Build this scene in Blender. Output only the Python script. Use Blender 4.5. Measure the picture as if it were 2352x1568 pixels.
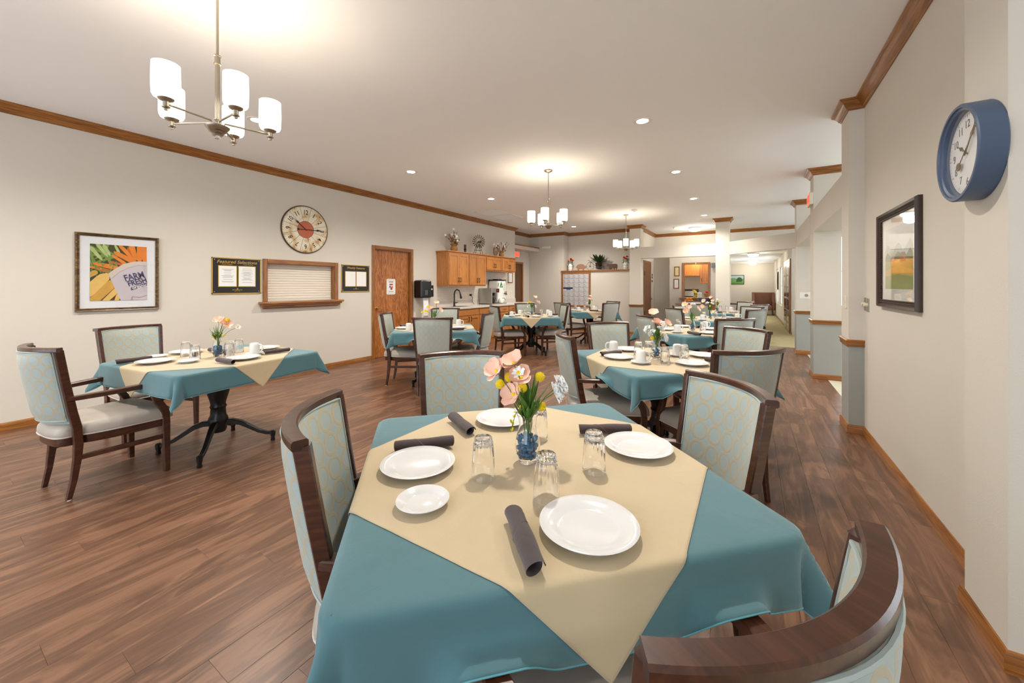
import bpy, bmesh, math, random
from mathutils import Vector, Matrix, Euler
for _o in list(bpy.data.objects): bpy.data.objects.remove(_o)
SC = bpy.context.scene
COL = SC.collection
PI = math.pi
R = math.radians
random.seed(7)

# ---------------------------------------------------------------- camera, world, exposure
cam = bpy.data.cameras.new('camera')
cam.sensor_fit = 'HORIZONTAL'; cam.sensor_width = 36.0
cam.lens = 885.0 / 2352.0 * 36.0
cam.shift_y = -(784.0 - 657.0) / 2352.0
cam.clip_start = 0.02; cam.clip_end = 200
camo = bpy.data.objects.new('camera', cam); COL.objects.link(camo)
camo.location = (0, 0, 1.34); camo.rotation_euler = (R(90), 0, R(31.82))
SC.camera = camo
w = bpy.data.worlds.new('daylight'); SC.world = w; w.use_nodes = True
bg = w.node_tree.nodes['Background']
bg.inputs[0].default_value = (0.86, 0.93, 1.0, 1); bg.inputs[1].default_value = 3.0
vs = SC.view_settings
vs.view_transform = 'Standard'; vs.look = 'None'; vs.gamma = 1.0; vs.exposure = 0.58
vs.use_curve_mapping = False
DOWN_W, CHAND_W = 33.0, 2.2

# ---------------------------------------------------------------- colour and material helpers
def lin(c):
    f = lambda v: (v/255/12.92) if v/255 <= 0.04045 else ((v/255+0.055)/1.055)**2.4
    return (f(c[0]), f(c[1]), f(c[2]), 1)
def newmat(name):
    m = bpy.data.materials.new(name); m.use_nodes = True
    nt = m.node_tree
    return m, nt, nt.nodes['Principled BSDF']
def N(nt, t, **kw):
    n = nt.nodes.new(t)
    for k, v in kw.items():
        if hasattr(n, k): setattr(n, k, v)
        else: n.inputs[k].default_value = v
    return n
def L(nt, a, b): nt.links.new(a, b)
def plain(name, c, rough=0.5, metal=0.0, spec=0.5, em=None, ems=0, trans=0, ior=1.45, bump=0, bscale=200, coat=0, var=0.0, vscale=3.0, sheen=0):
    m, nt, b = newmat(name)
    b.inputs['Base Color'].default_value = lin(c)
    b.inputs['Roughness'].default_value = rough
    b.inputs['Metallic'].default_value = metal
    b.inputs['Specular IOR Level'].default_value = spec
    b.inputs['IOR'].default_value = ior
    b.inputs['Transmission Weight'].default_value = trans
    b.inputs['Coat Weight'].default_value = coat
    b.inputs['Sheen Weight'].default_value = sheen
    if em:
        b.inputs['Emission Color'].default_value = lin(em); b.inputs['Emission Strength'].default_value = ems
    tc = None
    if bump or var: tc = N(nt, 'ShaderNodeTexCoord')
    if bump:
        no = N(nt, 'ShaderNodeTexNoise'); no.inputs['Scale'].default_value = bscale; no.inputs['Detail'].default_value = 3
        L(nt, tc.outputs['Object'], no.inputs['Vector'])
        bp = N(nt, 'ShaderNodeBump'); bp.inputs['Strength'].default_value = bump; bp.inputs['Distance'].default_value = 0.004
        L(nt, no.outputs['Fac'], bp.inputs['Height']); L(nt, bp.outputs['Normal'], b.inputs['Normal'])
    if var:
        no = N(nt, 'ShaderNodeTexNoise'); no.inputs['Scale'].default_value = vscale; no.inputs['Detail'].default_value = 4
        L(nt, tc.outputs['Object'], no.inputs['Vector'])
        mx = N(nt, 'ShaderNodeMix', data_type='RGBA')
        c2 = lin(c); mx.inputs[6].default_value = tuple(v*(1-var) for v in c2[:3])+(1,); mx.inputs[7].default_value = tuple(min(1, v*(1+var)) for v in c2[:3])+(1,)
        L(nt, no.outputs['Fac'], mx.inputs[0]); L(nt, mx.outputs[2], b.inputs['Base Color'])
    return m
def wood(name, dark, mid, light, axis='y', rough=0.35, scale=1.0, stretch=14.0, bump=0.15, attr=False, ring=0.0, coat=0.15, contrast=1.0, detail=1.0, vary=0.1):
    m, nt, b = newmat(name)
    tc = N(nt, 'ShaderNodeTexCoord'); oi = N(nt, 'ShaderNodeObjectInfo')
    rnd = oi.outputs['Random']
    if attr:
        at = N(nt, 'ShaderNodeAttribute'); at.attribute_name = 'rnd'
        ad = N(nt, 'ShaderNodeMath', operation='ADD'); L(nt, oi.outputs['Random'], ad.inputs[0]); L(nt, at.outputs['Fac'], ad.inputs[1])
        fr = N(nt, 'ShaderNodeMath', operation='FRACT'); L(nt, ad.outputs[0], fr.inputs[0]); rnd = fr.outputs[0]
    mul = N(nt, 'ShaderNodeVectorMath', operation='SCALE'); cv = N(nt, 'ShaderNodeCombineXYZ')
    for i in range(3): L(nt, rnd, cv.inputs[i])
    L(nt, cv.outputs[0], mul.inputs[0]); mul.inputs['Scale'].default_value = 37.3
    add = N(nt, 'ShaderNodeVectorMath', operation='ADD'); L(nt, tc.outputs['Object'], add.inputs[0]); L(nt, mul.outputs[0], add.inputs[1])
    mp = N(nt, 'ShaderNodeMapping')
    sc = [stretch*scale]*3; sc['xyz'.index(axis)] = scale
    mp.inputs['Scale'].default_value = sc
    L(nt, add.outputs[0], mp.inputs['Vector'])
    n1 = N(nt, 'ShaderNodeTexNoise'); n1.inputs['Scale'].default_value = 1.3; n1.inputs['Detail'].default_value = 5; n1.inputs['Roughness'].default_value = 0.6; n1.inputs['Distortion'].default_value = 1.2
    L(nt, mp.outputs[0], n1.inputs['Vector'])
    mp2 = N(nt, 'ShaderNodeMapping'); sc2 = [stretch*scale*5]*3; sc2['xyz'.index(axis)] = scale*2.2
    mp2.inputs['Scale'].default_value = sc2; L(nt, add.outputs[0], mp2.inputs['Vector'])
    n2 = N(nt, 'ShaderNodeTexNoise'); n2.inputs['Scale'].default_value = 1.0; n2.inputs['Detail'].default_value = 3
    L(nt, mp2.outputs[0], n2.inputs['Vector'])
    src = n1.outputs['Fac']
    if ring:
        s = N(nt, 'ShaderNodeMath', operation='MULTIPLY'); L(nt, n1.outputs['Fac'], s.inputs[0]); s.inputs[1].default_value = ring
        sn = N(nt, 'ShaderNodeMath', operation='SINE'); L(nt, s.outputs[0], sn.inputs[0])
        mr = N(nt, 'ShaderNodeMapRange'); L(nt, sn.outputs[0], mr.inputs[0]); mr.inputs[1].default_value = -1
        mx0 = N(nt, 'ShaderNodeMix', data_type='FLOAT'); mx0.inputs[0].default_value = 0.45
        L(nt, n1.outputs['Fac'], mx0.inputs[2]); L(nt, mr.outputs[0], mx0.inputs[3]); src = mx0.outputs[0]
    mx = N(nt, 'ShaderNodeMix', data_type='FLOAT'); mx.inputs[0].default_value = 0.32*detail
    L(nt, src, mx.inputs[2]); L(nt, n2.outputs['Fac'], mx.inputs[3])
    cr = N(nt, 'ShaderNodeValToRGB'); e = cr.color_ramp.elements
    wd = 0.22/contrast
    e[0].position = max(0, 0.5-wd); e[0].color = lin(dark); e[1].position = min(1, 0.5+wd); e[1].color = lin(light)
    k = cr.color_ramp.elements.new(0.5); k.color = lin(mid)
    L(nt, mx.outputs[0], cr.inputs[0])
    hv = N(nt, 'ShaderNodeHueSaturation')
    vr = N(nt, 'ShaderNodeMapRange'); L(nt, rnd, vr.inputs[0]); vr.inputs[3].default_value = 1-vary; vr.inputs[4].default_value = 1+vary
    L(nt, vr.outputs[0], hv.inputs['Value']); L(nt, cr.outputs[0], hv.inputs['Color'])
    L(nt, hv.outputs[0], b.inputs['Base Color'])
    b.inputs['Roughness'].default_value = rough; b.inputs['Coat Weight'].default_value = coat; b.inputs['Coat Roughness'].default_value = 0.25
    if bump:
        bp = N(nt, 'ShaderNodeBump'); bp.inputs['Strength'].default_value = bump; bp.inputs['Distance'].default_value = 0.002
        L(nt, n2.outputs['Fac'], bp.inputs['Height']); L(nt, bp.outputs['Normal'], b.inputs['Normal'])
    return m
def ring_fabric(name, base, ring, pu=0.071, pv=0.080):
    m, nt, b = newmat(name)
    tc = N(nt, 'ShaderNodeTexCoord'); sx = N(nt, 'ShaderNodeSeparateXYZ'); L(nt, tc.outputs['UV'], sx.inputs[0])
    def M(op, a, v=None, bb=None):
        n = N(nt, 'ShaderNodeMath', operation=op); L(nt, a, n.inputs[0])
        if bb is not None: L(nt, bb, n.inputs[1])
        elif v is not None: n.inputs[1].default_value = v
        return n.outputs[0]
    fu = M('SUBTRACT', M('FRACT', M('DIVIDE', sx.outputs[0], pu)), 0.5)
    fv = M('SUBTRACT', M('FRACT', M('DIVIDE', sx.outputs[1], pv)), 0.5)
    ln = M('SQRT', M('ADD', M('MULTIPLY', fu, bb=fu), bb=M('MULTIPLY', fv, bb=fv)))
    dd = M('ABSOLUTE', M('SUBTRACT', ln, 0.425))
    mr = N(nt, 'ShaderNodeMapRange'); mr.interpolation_type = 'SMOOTHSTEP'; L(nt, dd, mr.inputs[0])
    mr.inputs[1].default_value = 0.058; mr.inputs[2].default_value = 0.082; mr.inputs[3].default_value = 1; mr.inputs[4].default_value = 0
    mp = N(nt, 'ShaderNodeMapping'); mp.inputs['Scale'].default_value = (60, 900, 1); L(nt, tc.outputs['UV'], mp.inputs['Vector'])
    no = N(nt, 'ShaderNodeTexNoise'); no.inputs['Scale'].default_value = 1; no.inputs['Detail'].default_value = 2; L(nt, mp.outputs[0], no.inputs['Vector'])
    m1 = N(nt, 'ShaderNodeMix', data_type='RGBA'); c = lin(base)
    m1.inputs[6].default_value = tuple(v*0.86 for v in c[:3])+(1,); m1.inputs[7].default_value = tuple(min(1, v*1.1) for v in c[:3])+(1,)
    L(nt, no.outputs['Fac'], m1.inputs[0])
    m2 = N(nt, 'ShaderNodeMix', data_type='RGBA'); L(nt, m1.outputs[2], m2.inputs[6]); m2.inputs[7].default_value = lin(ring)
    fa = M('MULTIPLY', mr.outputs[0], 0.85); L(nt, fa, m2.inputs[0])
    L(nt, m2.outputs[2], b.inputs['Base Color']); b.inputs['Roughness'].default_value = 0.6; b.inputs['Sheen Weight'].default_value = 0.25
    bp = N(nt, 'ShaderNodeBump'); bp.inputs['Strength'].default_value = 0.25; bp.inputs['Distance'].default_value = 0.002
    ad = M('ADD', mr.outputs[0], bb=M('MULTIPLY', no.outputs['Fac'], 0.5))
    L(nt, ad, bp.inputs['Height']); L(nt, bp.outputs['Normal'], b.inputs['Normal'])
    return m
def cloth(name, c, sc=900, fold=0.25, rough=0.85, stain=0.0):
    m, nt, b = newmat(name)
    tc = N(nt, 'ShaderNodeTexCoord')
    no = N(nt, 'ShaderNodeTexNoise'); no.inputs['Scale'].default_value = sc; no.inputs['Detail'].default_value = 2; L(nt, tc.outputs['Object'], no.inputs['Vector'])
    n2 = N(nt, 'ShaderNodeTexNoise'); n2.inputs['Scale'].default_value = 9; n2.inputs['Detail'].default_value = 4; n2.inputs['Distortion'].default_value = 1.5; L(nt, tc.outputs['Object'], n2.inputs['Vector'])
    ad = N(nt, 'ShaderNodeMath', operation='MULTIPLY_ADD'); L(nt, n2.outputs['Fac'], ad.inputs[0]); ad.inputs[1].default_value = 6.0; L(nt, no.outputs['Fac'], ad.inputs[2])
    bp = N(nt, 'ShaderNodeBump'); bp.inputs['Strength'].default_value = fold; bp.inputs['Distance'].default_value = 0.0015
    L(nt, ad.outputs[0], bp.inputs['Height']); L(nt, bp.outputs['Normal'], b.inputs['Normal'])
    cc = lin(c); mx = N(nt, 'ShaderNodeMix', data_type='RGBA')
    mx.inputs[6].default_value = tuple(v*(0.93-stain) for v in cc[:3])+(1,); mx.inputs[7].default_value = tuple(min(1, v*1.05) for v in cc[:3])+(1,)
    n3 = N(nt, 'ShaderNodeTexNoise'); n3.inputs['Scale'].default_value = 5; n3.inputs['Detail'].default_value = 5; L(nt, tc.outputs['Object'], n3.inputs['Vector'])
    L(nt, n3.outputs['Fac'], mx.inputs[0]); L(nt, mx.outputs[2], b.inputs['Base Color'])
    b.inputs['Roughness'].default_value = rough; b.inputs['Sheen Weight'].default_value = 0.3; b.inputs['Specular IOR Level'].default_value = 0.25
    return m

M = {}
M['wall'] = plain('wall_paint', (214, 208, 197), 0.75, bump=0.12, bscale=160, var=0.015, spec=0.3)
M['ceil'] = plain('ceiling_paint', (246, 246, 245), 0.9, bump=0.15, bscale=220, spec=0.2)
M['wains'] = plain('wainscot_vinyl', (160, 163, 158), 0.6, bump=0.2, bscale=300)
OAKC = ((98, 57, 20), (146, 91, 38), (178, 121, 58))
for ax in 'xyz':
    M['oak'+ax] = wood('oak_'+ax, *OAKC, axis=ax, rough=0.32, scale=2.2, stretch=16, contrast=1.3)
M['door'] = wood('oak_veneer', (138, 76, 30), (170, 101, 44), (198, 130, 66), axis='z', rough=0.4, scale=1.6, stretch=9, ring=38, contrast=1.2)
CABC = ((150, 90, 40), (184, 119, 58), (210, 148, 84))
M['cabz'] = wood('cabinet_oak_upright', *CABC, axis='z', rough=0.35, scale=2.4, stretch=14, contrast=1.1)
M['caby'] = wood('cabinet_oak_level', *CABC, axis='y', rough=0.35, scale=2.4, stretch=14, contrast=1.1)
M['floor'] = wood('floor_plank', (80, 54, 39), (113, 79, 58), (138, 101, 77), axis='y', rough=0.36, scale=0.9, stretch=7, ring=20, attr=True, contrast=0.95, coat=0.05, bump=0.12, vary=0.05)
M['chairwood'] = wood('mahogany_stain', (42, 21, 14), (68, 36, 23), (98, 58, 37), axis='y', rough=0.28, scale=3, stretch=8, contrast=0.9, bump=0.05, coat=0.3)
M['fabric'] = ring_fabric('ring_jacquard', (160, 174, 173), (176, 164, 134))
M['pipe'] = plain('fabric_piping', (164, 176, 173), 0.6)
M['vinyl'] = plain('seat_vinyl', (178, 170, 160), 0.42, bump=0.1, bscale=400)
M['vpipe'] = plain('seat_piping', (196, 190, 180), 0.45)
M['teal'] = cloth('teal_linen', (78, 116, 124))
M['tealhem'] = plain('teal_hem_thread', (88, 152, 164), 0.7)
M['tan'] = cloth('tan_linen', (194, 175, 142), stain=0.03)
M['napkin'] = cloth('napkin_cotton', (66, 53, 54), sc=1500, fold=0.35)
M['napedge'] = plain('napkin_edge_stitch', (104, 84, 70), 0.8)
M['china'] = plain('white_china', (216, 216, 216), 0.12, coat=0.3)
M['mug'] = plain('white_stoneware', (222, 221, 219), 0.2, coat=0.2)
M['glass'] = plain('clear_glass', (255, 255, 255), 0.0, trans=1.0, ior=1.45)
M['gem'] = plain('blue_glass_gem', (28, 116, 166), 0.05, trans=0.15, ior=1.5)
M['iron'] = plain('black_cast_iron', (22, 21, 21), 0.35, bump=0.1, bscale=80)
M['dark'] = plain('black_plastic', (20, 20, 21), 0.22)
M['bronze'] = plain('oil_rubbed_bronze', (36, 27, 22), 0.35, metal=0.7)
M['nickel'] = plain('brushed_nickel', (168, 158, 142), 0.32, metal=0.9)
M['chrome'] = plain('chrome', (215, 215, 215), 0.1, metal=1)
M['steel'] = plain('stainless_steel', (176, 172, 164), 0.28, metal=0.85)
M['brass'] = plain('brass', (196, 158, 84), 0.22, metal=1)
M['gold'] = plain('gold_trim', (196, 160, 82), 0.4, metal=0.6)
M['white'] = plain('white_paint', (236, 235, 230), 0.45)
M['ivory'] = plain('ivory_plastic', (226, 218, 196), 0.4)
M['paper'] = plain('paper', (238, 238, 236), 0.8)
M['ink'] = plain('ink', (120, 122, 128), 0.8)
M['black'] = plain('black_board', (34, 29, 25), 0.35)
M['shade'] = plain('frosted_shade', (255, 252, 244), 0.4, em=(255, 246, 230), ems=2.6)
M['lens'] = plain('downlight_lens', (255, 255, 255), 0.4, em=(255, 248, 236), ems=14)
M['dome'] = plain('dome_light_glass', (255, 255, 255), 0.4, em=(255, 242, 218), ems=5)
M['pframe'] = wood('bronze_picture_frame', (44, 30, 16), (92, 68, 38), (150, 120, 76), axis='x', rough=0.35, scale=8, stretch=4, contrast=1.5)
M['dframe'] = plain('dark_wood_frame', (58, 42, 32), 0.35, var=0.3, vscale=30)
M['pglass'] = plain('picture_glass', (255, 255, 255), 0.02, trans=1.0, ior=1.3)
M['leaf'] = plain('green_leaf', (72, 112, 36), 0.55, var=0.25, vscale=20)
M['dleaf'] = plain('dark_leaf', (42, 70, 36), 0.5, var=0.3, vscale=20)
M['peach'] = plain('peach_petal', (246, 200, 178), 0.7, sheen=0.3)
M['yellow'] = plain('yellow_pollen', (240, 216, 36), 0.75, bump=0.6, bscale=250)
M['wpetal'] = plain('white_petal', (252, 252, 250), 0.7, sheen=0.2)
M['bluerim'] = plain('slate_blue_plastic', (72, 88, 114), 0.4)
M['silver'] = plain('silver_dial', (232, 233, 234), 0.3, metal=0.05)
M['counter'] = plain('solid_surface_counter', (206, 200, 192), 0.25, var=0.06, vscale=40)
M['carpet'] = plain('tan_carpet', (170, 158, 118), 0.95, bump=0.5, bscale=120, var=0.1, vscale=6)
M['carpet2'] = plain('pale_patterned_carpet', (186, 180, 160), 0.95, bump=0.4, bscale=120, var=0.16, vscale=5)
M['leather'] = plain('brown_leather', (112, 66, 44), 0.38, bump=0.2, bscale=90, var=0.12, vscale=6)
M['shut'] = plain('cream_shutter', (232, 222, 208), 0.5)
M['steelbox'] = plain('mailbox_aluminium', (196, 195, 198), 0.42, metal=0.15)
M['burlap'] = plain('burlap', (158, 118, 66), 0.9, bump=0.6, bscale=300, var=0.15, vscale=60)
M['dried'] = plain('dried_leaf', (128, 84, 44), 0.8, var=0.3, vscale=30)
M['warm_brown'] = plain('weathered_wood', (118, 92, 72), 0.7, var=0.3, vscale=18)
M['rust'] = plain('rusted_tin', (86, 74, 58), 0.5, metal=0.4, var=0.4, vscale=30)
M['orange'] = plain('orange_flower', (222, 78, 24), 0.65, var=0.2, vscale=40)
M['orangef'] = plain('orange_peel', (226, 142, 30), 0.4, bump=0.3, bscale=300)
M['banana'] = plain('banana_peel', (232, 190, 50), 0.45, var=0.12, vscale=20)
M['red'] = plain('exit_red', (238, 60, 40), 0.5, em=(255, 60, 40), ems=1.6)
M['redp'] = plain('red_paint', (196, 30, 34), 0.5)
M['glove'] = plain('slot_black', (12, 12, 12), 0.6)
M['bluel'] = plain('blue_label', (36, 96, 176), 0.5)
M['green'] = plain('green_print', (44, 132, 52), 0.5)
M['sky'] = plain('window_sky_glow', (255, 255, 255), 0.5, em=(240, 246, 255), ems=2.2)

# ---------------------------------------------------------------- mesh builder
class MB:
    def __init__(s): s.v = []; s.f = []; s.uv = None; s.mi = []
    def add(s, vs, fs, mi=0):
        o = len(s.v); s.v += [tuple(p) for p in vs]
        for f in fs: s.f.append(tuple(i+o for i in f)); s.mi.append(mi)
        return s
    def box(s, x0, x1, y0, y1, z0, z1, mi=0, mat=None):
        p = [(x, y, z) for z in (z0, z1) for y in (y0, y1) for x in (x0, x1)]
        if mat is not None: p = [tuple(mat @ Vector(q)) for q in p]
        return s.add(p, [(0, 2, 3, 1), (4, 5, 7, 6), (0, 1, 5, 4), (2, 6, 7, 3), (0, 4, 6, 2), (1, 3, 7, 5)], mi)
    def cbox(s, c, d, mi=0, mat=None):
        return s.box(c[0]-d[0]/2, c[0]+d[0]/2, c[1]-d[1]/2, c[1]+d[1]/2, c[2]-d[2]/2, c[2]+d[2]/2, mi, mat)
    def lathe(s, prof, seg=24, c=(0, 0, 0), cap0=True, cap1=True, mi=0, mod=None, mat=None):
        vs = []; n = len(prof)
        for k, (r, z) in enumerate(prof):
            for i in range(seg):
                a = 2*PI*i/seg; rr = r if mod is None else r*mod(a, k)
                vs.append((c[0]+rr*math.cos(a), c[1]+rr*math.sin(a), c[2]+z))
        if mat is not None: vs = [tuple(mat @ Vector(q)) for q in vs]
        fs = [(k*seg+i, k*seg+(i+1) % seg, (k+1)*seg+(i+1) % seg, (k+1)*seg+i) for k in range(n-1) for i in range(seg)]
        if cap0: fs.append(tuple(range(seg-1, -1, -1)))
        if cap1: fs.append(tuple((n-1)*seg+i for i in range(seg)))
        return s.add(vs, fs, mi)
    def sweep(s, path, sec, up=(0, 0, 1), closed=False, mi=0, scales=None, caps=True):
        # sec: list of (a,b) in the side / up plane
        P = [Vector(p) for p in path]; n = len(P); m = len(sec); vs = []
        up = Vector(up)
        for i in range(n):
            if closed: t = P[(i+1) % n]-P[i-1]
            else: t = P[min(i+1, n-1)]-P[max(i-1, 0)]
            t.normalize(); sd = t.cross(up)
            if sd.length < 1e-5: sd = Vector((1, 0, 0))
            sd.normalize(); u2 = sd.cross(t)
            k = scales[i] if scales else 1.0
            for (a, b) in sec:
                ka, kb = (k if not isinstance(k, tuple) else k[0]), (k if not isinstance(k, tuple) else k[1])
                vs.append(tuple(P[i]+sd*a*ka+u2*b*kb))
        fs = []; rng = n if closed else n-1
        for i in range(rng):
            for j in range(m):
                a = i*m+j; b = i*m+(j+1) % m; c = ((i+1) % n)*m+(j+1) % m; d = ((i+1) % n)*m+j
                fs.append((a, b, c, d))
        if not closed and caps:
            fs.append(tuple(range(m-1, -1, -1))); fs.append(tuple((n-1)*m+j for j in range(m)))
        return s.add(vs, fs, mi)
    def tube(s, path, r, seg=8, closed=False, mi=0, scales=None):
        sec = [(r*math.cos(2*PI*i/seg), r*math.sin(2*PI*i/seg)) for i in range(seg)]
        t = (Vector(path[1])-Vector(path[0])).normalized()
        up = (0, 0, 1) if abs(t.z) < 0.8 else (0, 1, 0)
        return s.sweep(path, sec, up, closed, mi, scales)
    def rbar(s, path, wd, ht, up=(0, 0, 1), closed=False, mi=0, scales=None, c=0.25):
        a, b = wd/2, ht/2; q = min(a, b)*c
        sec = [(-a+q, -b), (a-q, -b), (a, -b+q), (a, b-q), (a-q, b), (-a+q, b), (-a, b-q), (-a, -b+q)]
        return s.sweep(path, sec, up, closed, mi, scales)
    def prism(s, poly, y0, y1, mi=0, axis='y'):
        n = len(poly)
        if axis == 'y': vs = [(x, y0, z) for x, z in poly]+[(x, y1, z) for x, z in poly]
        elif axis == 'z': vs = [(x, z, y0) for x, z in poly]+[(x, z, y1) for x, z in poly]
        else: vs = [(y0, x, z) for x, z in poly]+[(y1, x, z) for x, z in poly]
        fs = [tuple(range(n-1, -1, -1)), tuple(range(n, 2*n))]+[(i, (i+1) % n, n+(i+1) % n, n+i) for i in range(n)]
        return s.add(vs, fs, mi)
    def sphere(s, c, r, seg=12, rings=8, mi=0, sq=(1, 1, 1), mat=None):
        prof = [(max(1e-4, math.sin(PI*k/rings)), -math.cos(PI*k/rings)) for k in range(rings+1)]
        vs = []; 
        for (rr, z) in prof:
            for i in range(seg):
                a = 2*PI*i/seg; q = Vector((rr*math.cos(a)*r*sq[0], rr*math.sin(a)*r*sq[1], z*r*sq[2]))
                if mat is not None: q = mat @ q
                vs.append((c[0]+q.x, c[1]+q.y, c[2]+q.z))
        fs = [(k*seg+i, k*seg+(i+1) % seg, (k+1)*seg+(i+1) % seg, (k+1)*seg+i) for k in range(rings) for i in range(seg)]
        return s.add(vs, fs, mi)
    def grid(s, fn, nu, nv, mi=0, flip=False, uvf=None):
        o = len(s.v)
        for j in range(nv+1):
            for i in range(nu+1): s.v.append(tuple(fn(i/nu, j/nv)))
        for j in range(nv):
            for i in range(nu):
                a = o+j*(nu+1)+i; f = (a, a+1, a+nu+2, a+nu+1)
                s.f.append(f[::-1] if flip else f); s.mi.append(mi)
        if uvf:
            if s.uv is None: s.uv = {}
            for j in range(nv+1):
                for i in range(nu+1): s.uv[o+j*(nu+1)+i] = uvf(i/nu, j/nv)
        return s
    def mesh(s, name, smooth=40):
        me = bpy.data.meshes.new(name); me.from_pydata(s.v, [], s.f); me.update()
        if any(s.mi): me.polygons.foreach_set('material_index', s.mi)
        if s.uv:
            ul = me.uv_layers.new(name='UVMap'); data = [0.0]*(2*len(me.loops)); li = [0]*len(me.loops)
            me.loops.foreach_get('vertex_index', li)
            for k, vi in enumerate(li):
                u = s.uv.get(vi, (0, 0)); data[2*k] = u[0]; data[2*k+1] = u[1]
            ul.data.foreach_set('uv', data)
        if smooth:
            me.polygons.foreach_set('use_smooth', [True]*len(me.polygons)); me.set_sharp_from_angle(angle=R(smooth))
        me.update()
        return me
def obj(name, mb, mat, parent=None, smooth=40, bevel=0, fixn=True, loc=None, rz=None, label=None, solid=0):
    me = mb.mesh(name, smooth) if isinstance(mb, MB) else mb
    if fixn and isinstance(mb, MB):
        b = bmesh.new(); b.from_mesh(me); bmesh.ops.recalc_face_normals(b, faces=b.faces); b.to_mesh(me); b.free()
    for m in (mat if isinstance(mat, (list, tuple)) else [mat]): me.materials.append(M[m] if isinstance(m, str) else m)
    o = bpy.data.objects.new(name, me); COL.objects.link(o)
    if parent: o.parent = parent
    if loc: o.location = loc
    if rz is not None: o.rotation_euler = (0, 0, rz)
    if bevel:
        bv = o.modifiers.new('bevel', 'BEVEL'); bv.width = bevel; bv.segments = 2; bv.limit_method = 'ANGLE'; bv.angle_limit = R(40)
    if solid:
        sm = o.modifiers.new('thickness', 'SOLIDIFY'); sm.thickness = solid; sm.offset = -1
    if label: o['label'] = label
    return o
def tag(o, label, cat=None, group=None, kind=None):
    o['label'] = label
    if cat: o['category'] = cat
    if group: o['group'] = group
    if kind: o['kind'] = kind
    return o
def thing(name, label, cat, loc=(0, 0, 0), rz=0, group=None, kind=None):
    o = bpy.data.objects.new(name, None); COL.objects.link(o); o.empty_display_size = 0.05
    o.location = loc; o.rotation_euler = (0, 0, rz)
    return tag(o, label, cat, group, kind)
def copy_tree(o, parent=None):
    c = o.copy(); COL.objects.link(c)
    if parent: c.parent = parent
    for ch in list(o.children): copy_tree(ch, c)
    return c
def text(body, size, shear=0.0, ext=0.0006, sx=1.0, weight=0.0, space=1.0):
    cu = bpy.data.curves.new('lettering', 'FONT'); cu.body = body; cu.size = size; cu.shear = shear; cu.extrude = ext
    cu.align_x = 'CENTER'; cu.align_y = 'CENTER'; cu.offset = weight; cu.resolution_u = 3; cu.space_character = space
    o = bpy.data.objects.new('lettering', cu); COL.objects.link(o)
    dg = bpy.context.evaluated_depsgraph_get(); dg.update()
    me = bpy.data.meshes.new_from_object(o.evaluated_get(dg))
    bpy.data.objects.remove(o); bpy.data.curves.remove(cu)
    # lay the lettering in the x / z plane, facing -y
    me.transform(Matrix.Scale(sx, 4, (1, 0, 0))); me.transform(Matrix.Rotation(R(90), 4, 'X'))
    return me
LEFT, RIGHT, BACK = R(90), R(-90), 0.0     # rotations of things hung on the walls, built facing -y
def clear_pane(name, tint=(255, 255, 255), refl=0.12, rough=0.02):
    m = bpy.data.materials.new(name); m.use_nodes = True; nt = m.node_tree
    for n in list(nt.nodes): nt.nodes.remove(n)
    out = N(nt, 'ShaderNodeOutputMaterial'); mx = N(nt, 'ShaderNodeMixShader'); tr = N(nt, 'ShaderNodeBsdfTransparent'); gl = N(nt, 'ShaderNodeBsdfGlossy')
    tr.inputs[0].default_value = lin(tint); gl.inputs['Roughness'].default_value = rough
    lw = N(nt, 'ShaderNodeLayerWeight'); lw.inputs[0].default_value = 0.5
    pw = N(nt, 'ShaderNodeMath', operation='POWER'); L(nt, lw.outputs['Facing'], pw.inputs[0]); pw.inputs[1].default_value = 4.0
    ml = N(nt, 'ShaderNodeMath', operation='MULTIPLY_ADD'); L(nt, pw.outputs[0], ml.inputs[0]); ml.inputs[1].default_value = 0.55; ml.inputs[2].default_value = 0.03
    L(nt, ml.outputs[0], mx.inputs[0]); L(nt, tr.outputs[0], mx.inputs[1]); L(nt, gl.outputs[0], mx.inputs[2]); L(nt, mx.outputs[0], out.inputs[0])
    return m
M['pane'] = clear_pane('window_glass'); M['pglass'] = clear_pane('picture_glass')
CZ = 3.04
LW, RW, PW = -5.88, 0.87, 0.76
nst = {'trim': 0, 'door': 0, 'window': 0}
def struct(name, mb, mat, label, cat, **kw):
    o = obj(name, mb, mat, **kw); return tag(o, label, cat, kind='structure')
def wall_boxes(mb, axis, a0, a1, s0, s1, z0, z1, holes=()):
    # axis 'y': thickness a0..a1 in x, run s0..s1 in y; axis 'x' the other way round
    def put(p, q, zz0, zz1):
        if q-p < 1e-4 or zz1-zz0 < 1e-4: return
        if axis == 'y': mb.box(a0, a1, p, q, zz0, zz1)
        else: mb.box(p, q, a0, a1, zz0, zz1)
    cur = s0
    for (p, q, zz0, zz1) in sorted(holes):
        put(cur, p, z0, z1); put(p, q, z0, zz0); put(p, q, zz1, z1); cur = q
    put(cur, s1, z0, z1)
    return mb
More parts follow.
